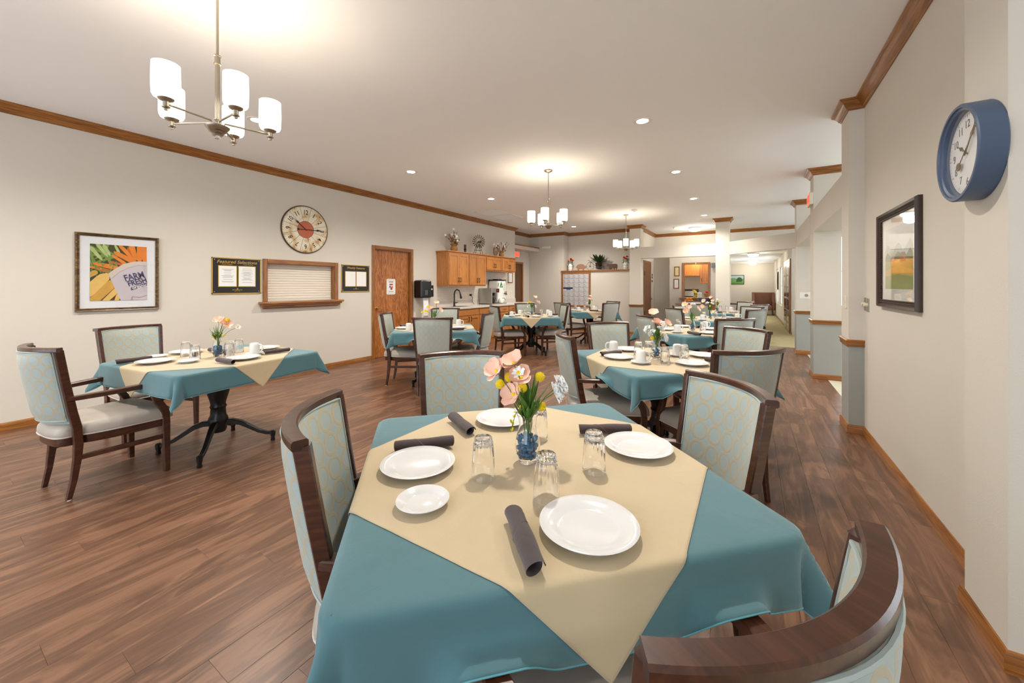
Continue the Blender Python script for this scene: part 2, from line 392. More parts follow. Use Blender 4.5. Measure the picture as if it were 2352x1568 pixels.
def molding(name, path, prof, zref, label, cat, closed=False, side=1, mats=('oakx', 'oaky'), parent=None):
    # prof: (out, z); out is to the right of the direction of travel
    P = [Vector((p[0], p[1])) for p in path]; n = len(P); m = len(prof); mb = MB(); offs = []
    segd = [(P[(i+1) % n]-P[i]).normalized() for i in range(n if closed else n-1)]
    nr = lambda d: Vector((d.y, -d.x))*side
    for i in range(n):
        if closed: a, b = segd[i-1], segd[i]
        else: a, b = segd[max(i-1, 0)], segd[min(i, n-2)]
        na, nb = nr(a), nr(b); v = na+nb; k = v.length_squared/2
        offs.append(v/k if k > 1e-6 else na)
    vs = []
    for i in range(n):
        for (o_, z) in prof: q = P[i]+offs[i]*o_; vs.append((q.x, q.y, zref+z))
    o0 = len(mb.v); mb.v += vs
    for i in range(len(segd)):
        mi = 0 if abs(segd[i].x) >= abs(segd[i].y) else 1
        for j in range(m):
            mb.f.append((i*m+j, i*m+(j+1) % m, ((i+1) % n)*m+(j+1) % m, ((i+1) % n)*m+j)); mb.mi.append(mi)
    if not closed:
        mb.f.append(tuple(range(m-1, -1, -1))); mb.mi.append(0); mb.f.append(tuple((n-1)*m+j for j in range(m))); mb.mi.append(0)
    o = obj(name, mb, list(mats), smooth=30, parent=parent)
    if parent is None: tag(o, label, cat, kind='structure')
    return o
CROWN = [(0, -.095), (.008, -.095), (.012, -.085), (.022, -.078), (.026, -.066), (.04, -.045), (.056, -.026), (.066, -.022), (.072, -.012), (.072, 0), (0, 0)]
BASE = [(0, 0), (.014, 0), (.014, .06), (.010, .068), (.007, .076), (0, .076)]
RAIL = [(0, 0), (.010, 0), (.013, .012), (.013, .036), (.020, .044), (.022, .054), (.012, .062), (0, .062)]

# ---------------------------------------------------------------- floor with planks
fl = struct('floor', MB().box(-6.4, 0.93, -3.2, 13.4, -0.06, -0.004), plain('underlay', (60, 40, 30), 0.8), 'brown wood-look plank floor of the dining room', 'floor', smooth=0)
PWD, PLN = 0.152, 1.22
pm = MB(); g_ = 0.0002; t_ = 0.0008
x0, x1, y0, y1 = -PWD/2+g_, PWD/2-g_, -PLN/2+g_, PLN/2-g_
pm.add([(x0, y0, -.004), (x1, y0, -.004), (x1, y1, -.004), (x0, y1, -.004), (x0, y0, -t_), (x1, y0, -t_), (x1, y1, -t_), (x0, y1, -t_), (x0+t_, y0+t_, 0), (x1-t_, y0+t_, 0), (x1-t_, y1-t_, 0), (x0+t_, y1-t_, 0)],
       [(8, 9, 10, 11), (0, 1, 5, 4), (1, 2, 6, 5), (2, 3, 7, 6), (3, 0, 4, 7), (4, 5, 9, 8), (5, 6, 10, 9), (6, 7, 11, 10), (7, 4, 8, 11)])
pme = pm.mesh('plank', 0); pme.materials.append(M['floor'])
fwd = Vector((-math.sin(R(31.82)), math.cos(R(31.82)))); rgt = Vector((math.cos(R(31.82)), math.sin(R(31.82))))
cand = []
nrow = int(6.9/PWD)+1
for i in range(nrow):
    cx = 0.93-PWD/2-i*PWD; off = (i*0.437) % 1.0*PLN
    for j in range(-3, 12):
        cy = j*PLN+off
        if cy > 13.3 or cy < -3.0 or cx < -6.1: continue
        p = Vector((cx, cy)); d = p.dot(fwd); l = p.dot(rgt)
        vis = d > 0.5 and abs(l) < d*1.45+0.3
        cand.append((0 if vis else 1, d if d > 0 else 50-d, cx, cy))
cand.sort()
rest = MB(); rv = []
for k, (nv, d, cx, cy) in enumerate(cand):
    if k < 298:
        o = bpy.data.objects.new('plank', pme); COL.objects.link(o); o.location = (cx, cy, 0); o.parent = fl
    else:
        rest.add([(a+cx, b+cy, c) for a, b, c in pm.v], pm.f); rv += [random.random()]*len(pm.f)
rme = rest.mesh('plank_field', 0); at = rme.attributes.new('rnd', 'FLOAT', 'FACE'); at.data.foreach_set('value', rv)
ro = obj('plank_field', rme, 'floor', parent=fl); ro['kind'] = 'stuff'
struct('floor_hall_carpet', MB().box(-0.9, 0.95, 10.35, 22.5, -0.05, 0.003), 'carpet', 'olive tan carpet of the far hallway', 'carpet', smooth=0)
struct('floor_sunroom_carpet', MB().box(0.932, 4.4, -3.2, 13.4, -0.05, 0.002), 'carpet2', 'pale patterned carpet beyond the right-hand pillars', 'carpet', smooth=0)
struct('ceiling', MB().box(-6.4, 4.5, -3.3, 13.4, CZ, CZ+0.08), 'ceil', 'flat white textured dining room ceiling', 'ceiling', smooth=0)
struct('ceiling_hall', MB().box(-0.98, 1.1, 13.4, 22.6, 2.46, 2.54), 'ceil', 'lower white ceiling of the far hallway', 'ceiling', smooth=0)

# ---------------------------------------------------------------- walls
mb = MB(); wall_boxes(mb, 'y', LW-0.12, LW, -3.2, 9.64, 0, CZ, [(2.832, 3.881, 1.12, 1.668), (4.682, 5.566, 0, 2.03)])
mb.box(-6.25, LW-0.12, 9.5, 9.64, 0, CZ)
struct('wall_left', mb, 'wall', 'cream left wall with the oak door and serving hatch', 'wall', smooth=0)
struct('wall_behind_hatch', MB().box(-6.5, -6.45, 2.4, 6.2, 0, 2.4), 'wall', 'plain wall behind the serving hatch and door', 'wall', smooth=0)
mb = MB(); mb.box(-6.37, -6.25, 9.5, 11.27, 0, CZ); mb.box(-6.25, LW, 9.64, 11.15, 2.455, 2.555)
struct('wall_alcove', mb, 'wall', 'recessed alcove wall and soffit past the kitchenette', 'wall', smooth=0)
struct('trim_1', MB().box(-6.25, LW+0.012, 9.64, 11.15, 2.555, 2.592), 'oaky', 'oak strip along the top of the alcove soffit', 'trim', smooth=0)
mb = MB(); mb.box(-6.25, -5.01, 11.15, 11.65, 0, CZ); mb.box(-5.01, -2.905, 11.15, 11.53, 0, 1.785); mb.box(-5.01, -2.80, 11.53, 11.65, 0, CZ)
struct('wall_mailbox', mb, 'wall', 'cream wall with the display niche above the mailboxes', 'wall', smooth=0)
struct('trim_2', MB().box(-5.09, -2.905, 11.115, 11.53, 1.785, 1.825), 'oakx', 'oak display shelf over the mailboxes', 'shelf', bevel=.004, smooth=0)
def pillar(name, x0, x1, y0, y1, label, z1=CZ):
    o = struct(name, MB().box(x0, x1, y0, y1, 0.79, z1), 'wall', label, 'pillar', smooth=0)
    obj('wainscot', MB().box(x0, x1, y0, y1, 0, 0.79), 'wains', o, smooth=0, label='grey vinyl wainscot of the pillar')
    return o
pillar('wall_pillar_back', -2.905, -2.6, 10.95, 11.25, 'square cream pillar right of the mailbox niche')
struct('wall_pillar_hall', MB().box(-.76, -.45, 10.95, 11.25, 0, CZ), 'wall', 'cream pillar between the back serving hatch and the hallway', 'pillar', smooth=0)
pillar('wall_pillar_right', PW, 1.08, 4.63, 4.95, 'cream half pillar at the end of the right wall')
pillar('wall_pillar_right', .768, 1.08, 7.05, 7.40, 'middle free-standing pillar on the right with the exit sign')
pillar('wall_pillar_right', .762, 1.08, 9.46, 9.78, 'farthest of the right-hand pillars with the white switch plate')
struct('wall_header_back', MB().box(-2.6, -.76, 10.95, 11.15, 2.11, 2.417), 'wall', 'cream header beam over the back opening', 'beam', smooth=0)
mb = MB(); q = .14
mb.prism([(-.45, 10.95), (.762, 9.738), (.762+q, 9.738+q*.3), (-.45+q*.2, 10.95+q*1.1), (-.45, 11.1)], 2.125, 2.44, axis='z')
struct('wall_header_hall', mb, 'wall', 'slanting header beam over the hallway opening', 'beam', smooth=0)
mb = MB(); mb.box(PW, 1.08, 4.95, 7.05, 2.125, 2.44); mb.box(.765, 1.08, 7.40, 9.46, 2.125, 2.44)
struct('wall_header_right', mb, 'wall', 'cream header beams joining the right-hand pillars', 'beam', smooth=0)
mb = MB(); mb.box(RW, 1.08, 2.37, 4.63, 0, CZ)
struct('wall_right', mb, 'wall', 'cream right wall with the landscape picture', 'wall', smooth=0)
struct('wall_pilaster_right', MB().box(PW, 1.08, 2.05, 2.37, 0, CZ), 'wall', 'cream pilaster carrying the blue clock', 'pillar', smooth=0)
mb = MB(); mb.box(-2.83, -2.71, 11.25, 13.42, 0, CZ); mb.box(-2.71, -2.17, 13.3, 13.42, 0, CZ); mb.box(-2.17, 1.2, 13.3, 13.42, 2.46, CZ)
struct('wall_back', mb, 'wall', 'cream wall of the back lobby', 'wall', smooth=0)
mb = MB(); wall_boxes(mb, 'x', 12.9, 13.02, -2.176, -.98, 0, 2.5, [(-1.76, -1.087, .985, 2.0)]); mb.box(-2.176, -2.06, 13.02, 13.3, 0, 2.5)
mb.box(-2.3, -.98, 15.0, 15.1, 0, 2.5); mb.box(-2.3, -2.2, 13.42, 15.0, 0, 2.5); mb.box(-2.3, -.98, 12.9, 15.1, 2.5, 2.56)
struct('wall_hatch_back', mb, 'wall', 'cream wall of the back serving room', 'wall', smooth=0)
mb = MB(); mb.box(-.98, -.86, 12.9, 22.6, 0, 2.56); mb.box(-.98, 1.1, 22.4, 22.5, 0, 2.56)
wall_boxes(mb, 'y', .95, 1.07, 13.0, 22.5, 0, 2.56, [(17.0, 18.4, .62, 2.08), (19.3, 20.8, .62, 2.08)])
struct('wall_hall', mb, 'wall', 'cream walls of the long hallway', 'wall', smooth=0)
mb = MB(); wall_boxes(mb, 'x', 13.3, 13.42, 1.07, 4.4, 0, CZ, [(1.35, 2.75, .78, 2.7)])
wall_boxes(mb, 'y', 4.3, 4.4, -3.2, 13.4, 0, CZ, [(2.8, 5.0, .5, 2.7), (5.6, 8.0, .5, 2.7), (8.6, 11.4, .5, 2.7)])
struct('wall_sunroom', mb, 'wall', 'outer walls of the sunroom on the right', 'wall', smooth=0)
mb = MB(); wall_boxes(mb, 'x', -3.3, -3.2, -6.1, 4.4, 0, CZ, [(-5.8, -3.45, .35, 2.85), (-3.3, -.95, .35, 2.85), (-.8, 1.55, .35, 2.85)])
struct('wall_front', mb, 'wall', 'window wall at the front of the dining room', 'wall', smooth=0)
def window(n, axis, at, a, b, z0, z1, label, blind=False):
    o = thing('window_%d' % n, label, 'window', (0, 0, 0), kind='structure')
    fr = MB(); w_ = .05
    def bx(m_, p, q, zz0, zz1, t0, t1):
        if axis == 'x': m_.box(p, q, at+t0, at+t1, zz0, zz1)
        else: m_.box(at+t0, at+t1, p, q, zz0, zz1)
    for (p, q, c, d) in ((a, a+w_, z0, z1), (b-w_, b, z0, z1), (a+w_, b-w_, z0, z0+w_), (a+w_, b-w_, z1-w_, z1), (a+w_, b-w_, (z0+z1)/2-.02, (z0+z1)/2+.02)): bx(fr, p, q, c, d, .03, .08)
    obj('window_frame', fr, 'white', o, smooth=0)
    pn = MB(); bx(pn, a+w_, b-w_, z0+w_, z1-w_, .05, .054); obj('pane', pn, 'pane', o, smooth=0)
    if blind:
        sl = MB(); bx(sl, a+w_, b-w_, 0, .004, .0, .035); me = sl.mesh('slat', 0); me.materials.append(M['white'])
        z = z0+.03
        while z < (z0+z1)/2+.15:
            s_ = bpy.data.objects.new('slat', me); COL.objects.link(s_); s_.parent = o; s_.location = (0, 0, z); z += .055
    return o
k = 2
for (a, b) in ((-5.8, -3.45), (-3.3, -.95), (-.8, 1.55)):
    window(k, 'x', -3.3, a, b, .35, 2.85, 'white framed window behind the viewer, number %s from the left wall' % ['one', 'two', 'three', 'four'][k-2]); k += 1
for (a, b), wd in zip(((2.8, 5.0), (5.6, 8.0), (8.6, 11.4)), ('first', 'second', 'third')):
    window(k, 'y', 4.3, a, b, .5, 2.7, 'tall sunroom window, %s along the outer right wall' % wd); k += 1
window(k, 'x', 13.3, 1.35, 2.75, .78, 2.7, 'bright sunroom window with white slatted blind past the pillars', True); k += 1
window(k, 'y', .97, 17.0, 18.4, .62, 2.08, 'nearer white window on the hallway wall'); k += 1
window(k, 'y', .97, 19.3, 20.8, .62, 2.08, 'farther white window on the hallway wall by the armchair'); k += 1

# ---------------------------------------------------------------- crown, baseboard, chair rails
molding('trim_3', [(LW, -3.2), (LW, 9.64), (-6.25, 9.64), (-6.25, 11.15), (-5.01, 11.15), (-5.01, 11.53), (-2.905, 11.53), (-2.905, 10.95), (-2.6, 10.95), (-2.6, 11.25), (-2.71, 11.25), (-2.71, 13.3), (1.2, 13.3)], CROWN, CZ, 'oak crown moulding along the left and back walls', 'crown moulding')
molding('trim_4', [(-.76, 11.25), (-.76, 10.95), (-.45, 10.95), (-.45, 11.25)], CROWN, CZ, 'oak crown moulding around the hallway pillar', 'crown moulding', closed=True)
molding('trim_5', [(1.08, 4.95), (PW, 4.95), (PW, 4.63), (RW, 4.63), (RW, 2.37), (PW, 2.37), (PW, 2.05), (1.08, 2.05)], CROWN, CZ, 'oak crown moulding along the right wall', 'crown moulding')
molding('trim_6', [(1.08, 7.4), (.768, 7.4), (.768, 7.05), (1.08, 7.05)], CROWN, CZ, 'oak crown moulding on the middle right-hand pillar', 'crown moulding')
molding('trim_7', [(1.08, 9.78), (.762, 9.78), (.762, 9.46), (1.08, 9.46)], CROWN, CZ, 'oak crown moulding on the farthest right-hand pillar', 'crown moulding')
molding('baseboard_left', [(LW, -3.2), (LW, 4.615)], BASE, 0, 'oak baseboard along the left wall up to the door', 'baseboard')
molding('baseboard_left_far', [(LW, 5.635), (LW, 6.33)], BASE, 0, 'short oak baseboard between door and counter', 'baseboard')
molding('baseboard_mailbox', [(-6.25, 11.15), (-2.905, 11.15), (-2.905, 10.95), (-2.6, 10.95), (-2.6, 11.25), (-2.71, 11.25), (-2.71, 11.7)], BASE, 0, 'oak baseboard under the mailboxes and back pillar', 'baseboard')
molding('baseboard_right', [(1.08, 4.95), (PW, 4.95), (PW, 4.63), (RW, 4.63), (RW, 2.37)], BASE, 0, 'oak baseboard along the right wall and its end pillar', 'baseboard')
molding('baseboard_pilaster', [(PW, 2.39), (PW, 2.05), (1.08, 2.05)], BASE, 0, 'oak baseboard around the clock pilaster', 'baseboard')
for nm, (a, b) in (('middle', (7.05, 7.40)), ('farthest', (9.46, 9.78))):
    xx = .768 if nm == 'middle' else .762
    molding('baseboard_'+nm, [(1.08, b), (xx, b), (xx, a), (1.08, a)], BASE, 0, 'oak baseboard around the %s right-hand pillar' % nm, 'baseboard', closed=True)
    molding('trim_8' if nm == 'middle' else 'trim_9', [(1.08, b), (xx, b), (xx, a), (1.08, a)], RAIL, .79, 'oak chair rail around the %s right-hand pillar' % nm, 'chair rail', closed=True)
molding('trim_10', [(1.08, 4.95), (PW, 4.95), (PW, 4.63), (RW, 4.63)], RAIL, .79, 'oak chair rail around the half pillar of the right wall', 'chair rail')
molding('trim_11', [(-2.905, 11.15), (-2.905, 10.95), (-2.6, 10.95), (-2.6, 11.25)], RAIL, .765, 'oak chair rail on the back pillar', 'chair rail')
molding('baseboard_hall', [(.95, 22.4), (.95, 13.0)], BASE, 0, 'oak baseboard along the hallway wall', 'baseboard')
molding('baseboard_back', [(-2.71, 12.75), (-2.71, 13.3), (-2.176, 13.3)], BASE, 0, 'oak baseboard of the back lobby', 'baseboard')

# ---------------------------------------------------------------- doors
CASE = .062
def casing(parent, a, b, z1, name='casing', mats=('oakz', 'oakx'), t=.018):
    m_ = MB(); m_.box(a-CASE, a, -t, 0, 0, z1+CASE); m_.box(b, b+CASE, -t, 0, 0, z1+CASE)
    obj(name, m_, mats[0], parent, bevel=.004, smooth=0)
    m_ = MB(); m_.box(a, b, -t, 0, z1, z1+CASE); obj(name, m_, mats[1], parent, bevel=.004, smooth=0)
d = thing('door_1', 'flat oak veneer door with a small hanging white sign', 'door', (LW, 5.124, 0), LEFT, kind='structure')
casing(d, -.442, .442, 2.03)
obj('door_slab', MB().box(-.43, .43, .045, .09, .008, 2.02), 'door', d, smooth=0)
m_ = MB(); m_.box(-.442, -.43, 0, .12, 0, 2.03); m_.box(.43, .442, 0, .12, 0, 2.03); m_.box(-.43, .43, 0, .12, 2.02, 2.03); m_.box(.415, .43, .03, .045, 0, 2.02); m_.box(-.43, -.42, .03, .045, 0, 2.02)
obj('jamb', m_, 'oakz', d, smooth=0)
h = obj('door_handle', MB().lathe([(.001, 0), (.032, 0), (.03, .008), (.014, .012), (.012, .045), (.001, .047)], 16, mat=Matrix.Translation((-.365, .045, .93)) @ Matrix.Rotation(R(90), 4, 'X')), 'brass', d)
obj('lever', MB().tube([(-.365, .002, .93), (-.34, -.004, .932), (-.29, -.004, .928), (-.255, .0, .922)], .009, 8, scales=[1.2, 1, .9, .7]), 'brass', h)
d = thing('door_2', 'narrow brown flush door in the back lobby', 'door', (-2.71, 12.225, 0), LEFT, kind='structure')
casing(d, -.42, .42, 2.05, t=.02)
obj('door_slab', MB().box(-.42, .42, -.012, 0, .005, 2.05), wood('brown_flush_door', (98, 62, 36), (118, 78, 48), (134, 92, 60), axis='z', rough=.45), d, smooth=0)
for z in (.55, 1.72): obj('hinge', MB().box(-.432, -.405, -.03, -.01, z-.06, z+.06), 'bronze', d, smooth=0)
obj('door_handle', MB().sphere((.35, -.05, .95), .03, 12, 8), 'nickel', d)
d = thing('door_3', 'dark oak door in the alcove past the kitchenette', 'door', (-6.25, 10.2, 0), LEFT, kind='structure')
casing(d, -.42, .42, 2.04, t=.05)
obj('door_slab', MB().box(-.42, .42, -.02, 0, .005, 2.04), wood('dark_oak_door', (70, 40, 18), (96, 58, 28), (120, 76, 40), axis='z'), d, smooth=0)
d = thing('door_4', 'glazed brown double door on the hallway wall', 'door', (.95, 14.45, 0), RIGHT, kind='structure')
casing(d, -1.05, 1.05, 2.06, t=.03)
for s_ in (-1, 1):
    a_, b_ = (-1.04, -.01) if s_ < 0 else (.01, 1.04)
    lf = obj('door_leaf', MB().box(a_, b_, -.03, -.005, .005, 2.05), wood('walnut_door', (72, 40, 24), (98, 58, 36), (120, 74, 48), axis='z'), d, smooth=0)
    for r_ in range(5):
        for c_ in range(2):
            xa = a_+.14+c_*.40; za = .32+r_*.34
            obj('pane', MB().box(xa, xa+.34, -.036, -.031, za, za+.29), plain('bronze_pane', (84, 52, 34), .1), lf, smooth=0)
    obj('kick_plate', MB().box(a_+.1, b_-.1, -.036, -.031, .03, .24), 'steel', lf, smooth=0)
obj('push_bar', MB().tube([(-.95, -.07, 1.0), (.95, -.07, 1.0)], .015, 8), 'chrome', d)

# ---------------------------------------------------------------- serving hatch in the left wall (window_1)
hx = thing('window_1', 'oak framed serving hatch closed by a cream roller shutter', 'serving hatch', (LW, 3.3565, 1.12), LEFT, kind='structure')
hw, hh = .5245, .548
m_ = MB(); m_.box(-hw-.06, -hw, -.02, 0, 0, hh+.062); m_.box(hw, hw+.06, -.02, 0, 0, hh+.062); obj('casing', m_, 'oakz', hx, bevel=.005, smooth=0)
m_ = MB(); m_.box(-hw, hw, -.02, 0, hh, hh+.062); obj('casing', m_, 'oakx', hx, bevel=.005, smooth=0)
m_ = MB(); m_.box(-hw, -hw+.01, 0, .11, 0, hh); m_.box(hw-.01, hw, 0, .11, 0, hh); obj('jamb', m_, 'oakz', hx, smooth=0)
obj('jamb', MB().box(-hw, hw, 0, .11, hh-.01, hh), 'oakx', hx, smooth=0)
sm = MB().prism([(0, 0), (.0, .034), (-.006, .037), (-.010, .03), (-.010, .006)], -hw+.01, hw-.01, axis='x').mesh('slat', 0)
sm.materials.append(M['shut'])
for i in range(14):
    s_ = bpy.data.objects.new('slat', sm); COL.objects.link(s_); s_.parent = hx; s_.location = (0, .085, .03+i*.0372)
obj('bottom_bar', MB().box(-hw+.01, hw-.01, .07, .09, .0, .03), 'shut', hx, smooth=0)
m_ = MB()
for (o_, z0, z1, e) in ((.10, -.034, -.002, .115), (.075, -.06, -.034, .095), (.05, -.09, -.06, .07), (.03, -.105, -.09, .055)): m_.box(-hw-e, hw+e, -o_, .0, z0, z1)
m_.box(-hw, hw, 0, .11, -.034, 0)
obj('sill', m_, 'oakx', hx, bevel=.006, smooth=0)

# ---------------------------------------------------------------- back serving hatch
hb = thing('window_14', 'oak framed back serving hatch with a moulded sill', 'serving hatch', (-1.4235, 12.9, .985), BACK, kind='structure')
hw, hh = .3365, 1.015
m_ = MB(); m_.box(-hw-.055, -hw, -.02, 0, 0, hh+.06); m_.box(hw, hw+.055, -.02, 0, 0, hh+.06); m_.box(-hw, -hw+.01, 0, .11, 0, hh); m_.box(hw-.01, hw, 0, .11, 0, hh); obj('casing', m_, 'oakz', hb, smooth=0)
m_ = MB(); m_.box(-hw, -.02, -.02, 0, hh, hh+.06); m_.box(.01, hw, -.02, 0, hh, hh+.06); obj('casing', m_, 'oakx', hb, smooth=0)
m_ = MB(); m_.box(-hw-.13, hw+.13, -.13, 0, -.03, 0); m_.box(-hw-.1, hw+.1, -.1, 0, -.06, -.03); m_.box(-hw-.06, hw+.06, -.06, 0, -.1, -.06); m_.box(-hw, hw, 0, .12, -.03, 0); obj('sill', m_, 'oakx', hb, smooth=0)
# ---------------------------------------------------------------- ceiling lamps
def add_light(name, kind, loc, power, color=(1, .93, .82), parent=None, **kw):
    l = bpy.data.lights.new(name, kind); l.energy = power; l.color = color
    for k_, v_ in kw.items(): setattr(l, k_, v_)
    o = bpy.data.objects.new(name, l); COL.objects.link(o); o.location = loc
    if parent: o.parent = parent
    return o
dl_ring = MB().lathe([(.058, -.002), (.075, -.006), (.092, -.005), (.095, 0), (.058, 0)], 28, cap0=False, cap1=False)
dl_ring.f += [(i, (i+1) % 28, 4*28+(i+1) % 28, 4*28+i) for i in range(28)]; dl_ring.mi += [0]*28
dl0 = None
ROWS = {1.98: 'nearest', 4.08: 'second', 6.16: 'third', 8.22: 'fourth', 10.28: 'farthest'}
def downlight(x, y, label):
    global dl0
    if dl0 is None:
        t = thing('recessed_downlight', label, 'ceiling light', (x, y, CZ), group='recessed downlights'); dl0 = t
        obj('trim_ring', dl_ring, 'white', t); obj('lamp_lens', MB().lathe([(.0005, -.003), (.058, -.003), (.058, -.001), (.0005, -.001)], 24, cap0=False, cap1=False), 'lens', t)
        add_light('downlight_beam', 'SPOT', (0, 0, -.02), DOWN_W*4, (1, .93, .83), t, spot_size=R(150), spot_blend=.9, shadow_soft_size=.06)
        return t
    t = copy_tree(dl0); t.location = (x, y, CZ); t['label'] = label; return t
for y, nm in ROWS.items():
    downlight(-4.3, y, '%s downlight of the row along the left wall' % nm)
    if y > 3: downlight(-.95, y, '%s downlight of the row over the right-hand tables' % nm)
downlight(-.95, 1.98, 'downlight just above the nearest table')
for y in (-.1, -2.2):
    for x in (-4.3,): downlight(x, y, '%s downlight behind the viewer, %s row' % ('nearer' if y > -1 else 'farther', 'left' if x < -3 else 'right'))
downlight(2.6, 1.5, 'downlight over the near end of the sunroom'); downlight(2.6, 6.5, 'downlight over the middle of the sunroom')
def shade_mesh():
    return MB().lathe([(.001, 0), (.036, 0), (.05, .006), (.056, .02), (.0575, .085), (.056, .17), (.053, .17), (.0545, .08), (.052, .024), (.001, .012)], 24, cap0=False, cap1=False)
ch0 = None
def chandelier(x, y, label):
    global ch0
    if ch0: 
        t = copy_tree(ch0); t.location = (x, y, 0); t['label'] = label; return t
    t = thing('chandelier', label, 'chandelier', (x, y, 0), group='five-light chandeliers'); ch0 = t
    obj('canopy', MB().lathe([(.001, 3.005), (.02, 3.005), (.06, 3.025), (.065, 3.04), (.001, 3.04)], 24), 'nickel', t)
    obj('stem', MB().lathe([(.0065, 2.62), (.0065, 3.01)], 12).lathe([(.0115, 2.26), (.0115, 2.62)], 12), 'nickel', t)
    c_ = MB()
    c_.lathe([(.001, 2.575), (.018, 2.575), (.018, 2.58), (.014, 2.583), (.014, 2.617), (.018, 2.62), (.018, 2.625), (.001, 2.625)], 16)
    c_.lathe([(.012, 2.262), (.016, 2.265), (.016, 2.27), (.012, 2.273)], 16)
    obj('collar', c_, 'nickel', t)
    hb_ = obj('hub', MB().lathe([(.001, 2.178), (.022, 2.178), (.028, 2.186), (.022, 2.19), (.03, 2.192), (.04, 2.20), (.032, 2.204), (.044, 2.208), (.056, 2.222), (.058, 2.228), (.045, 2.234), (.014, 2.238), (.001, 2.238)], 28), 'nickel', t)
    obj('finial', MB().lathe([(.001, 2.16), (.012, 2.162), (.014, 2.17), (.010, 2.178), (.001, 2.178)], 14), 'glass', hb_)
    for i in range(5):
        a = R(72*i+69); ca, sa = math.cos(a), math.sin(a)
        ar = MB().tube([(.03*ca, .03*sa, 2.235), (.034*ca, .034*sa, 2.252), (.245*ca, .245*sa, 2.244)], .0055, 8)
        ao = obj('arm', ar, 'nickel', t)
        q = Matrix.Translation((.25*ca, .25*sa, -.018))
        obj('socket_cup', MB().lathe([(.001, 2.243), (.016, 2.243), (.018, 2.247), (.013, 2.25), (.013, 2.272), (.03, 2.28), (.034, 2.287), (.001, 2.287)], 16, mat=q).lathe([(.001, 2.228), (.008, 2.23), (.009, 2.238), (.006, 2.243)], 10, mat=q), 'nickel', ao)
        sh = shade_mesh(); sh.v = [(vx+.25*ca, vy+.25*sa, vz+2.269) for vx, vy, vz in sh.v]
        obj('lamp_shade', sh, 'shade', t)
        add_light('bulb', 'POINT', (.25*ca, .25*sa, 2.415), CHAND_W, (1, .86, .68), t, shadow_soft_size=.035)
    return t
chandelier(-2.53, .96, 'five-light chandelier nearest, with white cylinder shades'); chandelier(-2.53, 5.09, 'five-light chandelier hanging over the middle of the room'); chandelier(-2.53, 9.22, 'five-light chandelier hanging farthest back by the pillar')
def dome(x, y, z, label, power=40):
    t = thing('dome_light', label, 'ceiling light', (x, y, z), group='flush dome lights')
    obj('rim', MB().lathe([(.001, -.03), (.17, -.03), (.175, -.02), (.175, 0), (.001, 0)], 28), 'white', t)
    obj('lamp_shade', MB().lathe([(.16, -.03), (.158, -.07), (.13, -.095), (.08, -.108), (.001, -.112)], 28, cap0=False, cap1=False), 'dome', t)
    add_light('dome_bulb', 'POINT', (0, 0, -.16), power, (1, .9, .76), t, shadow_soft_size=.1)
dome(-1.38, 12.3, CZ, 'flush dome light over the back lobby', 24)
for y, nm in ((15.45, 'nearest'), (18.68, 'middle'), (21.6, 'farthest')): dome(.06, y, 2.46, '%s of the hallway dome lights' % nm, 14)
dome(-1.5, 14.1, 2.5, 'unseen dome light added to light the back serving room', 24)  # added lamp, out of sight, brightens what shows through the hatch

# ---------------------------------------------------------------- dining chair
def outline(n=40):
    pts = []
    key = [(0, -.055), (.09, -.052), (.15, -.038), (.176, -.005), (.182, .05), (.214, .095), (.246, .20), (.268, .36), (.276, .45), (.268, .492), (.235, .507), (.12, .515), (0, .518)]
    for x, y in key: pts.append((x, y))
    for x, y in key[-2:0:-1]: pts.append((-x, y))
    # resample smoothly
    out = []; m = len(pts)
    for i in range(m):
        p0, p1, p2, p3 = pts[i-1], pts[i], pts[(i+1) % m], pts[(i+2) % m]
        for k_ in range(3):
            t = k_/3
            f = lambda a, b, c, d: .5*((2*b)+(-a+c)*t+(2*a-5*b+4*c-d)*t*t+(-a+3*b-3*c+d)*t**3)
            out.append((f(p0[0], p1[0], p2[0], p3[0]), f(p0[1], p1[1], p2[1], p3[1])))
    return out
ZP = [(0, -.0, .190), (.12, .022, .193), (.25, .036, .196), (.34, .04, .198), (.45, .033, .201), (.55, .012, .206), (.75, -.022, .216), (.945, -.052, .225)]
def post_at(z):
    for (z0, y0, x0), (z1, y1, x1) in zip(ZP, ZP[1:]):
        if z <= z1: t = (z-z0)/(z1-z0); return y0+(y1-y0)*t, x0+(x1-x0)*t
    return ZP[-1][1], ZP[-1][2]
SAG = .076
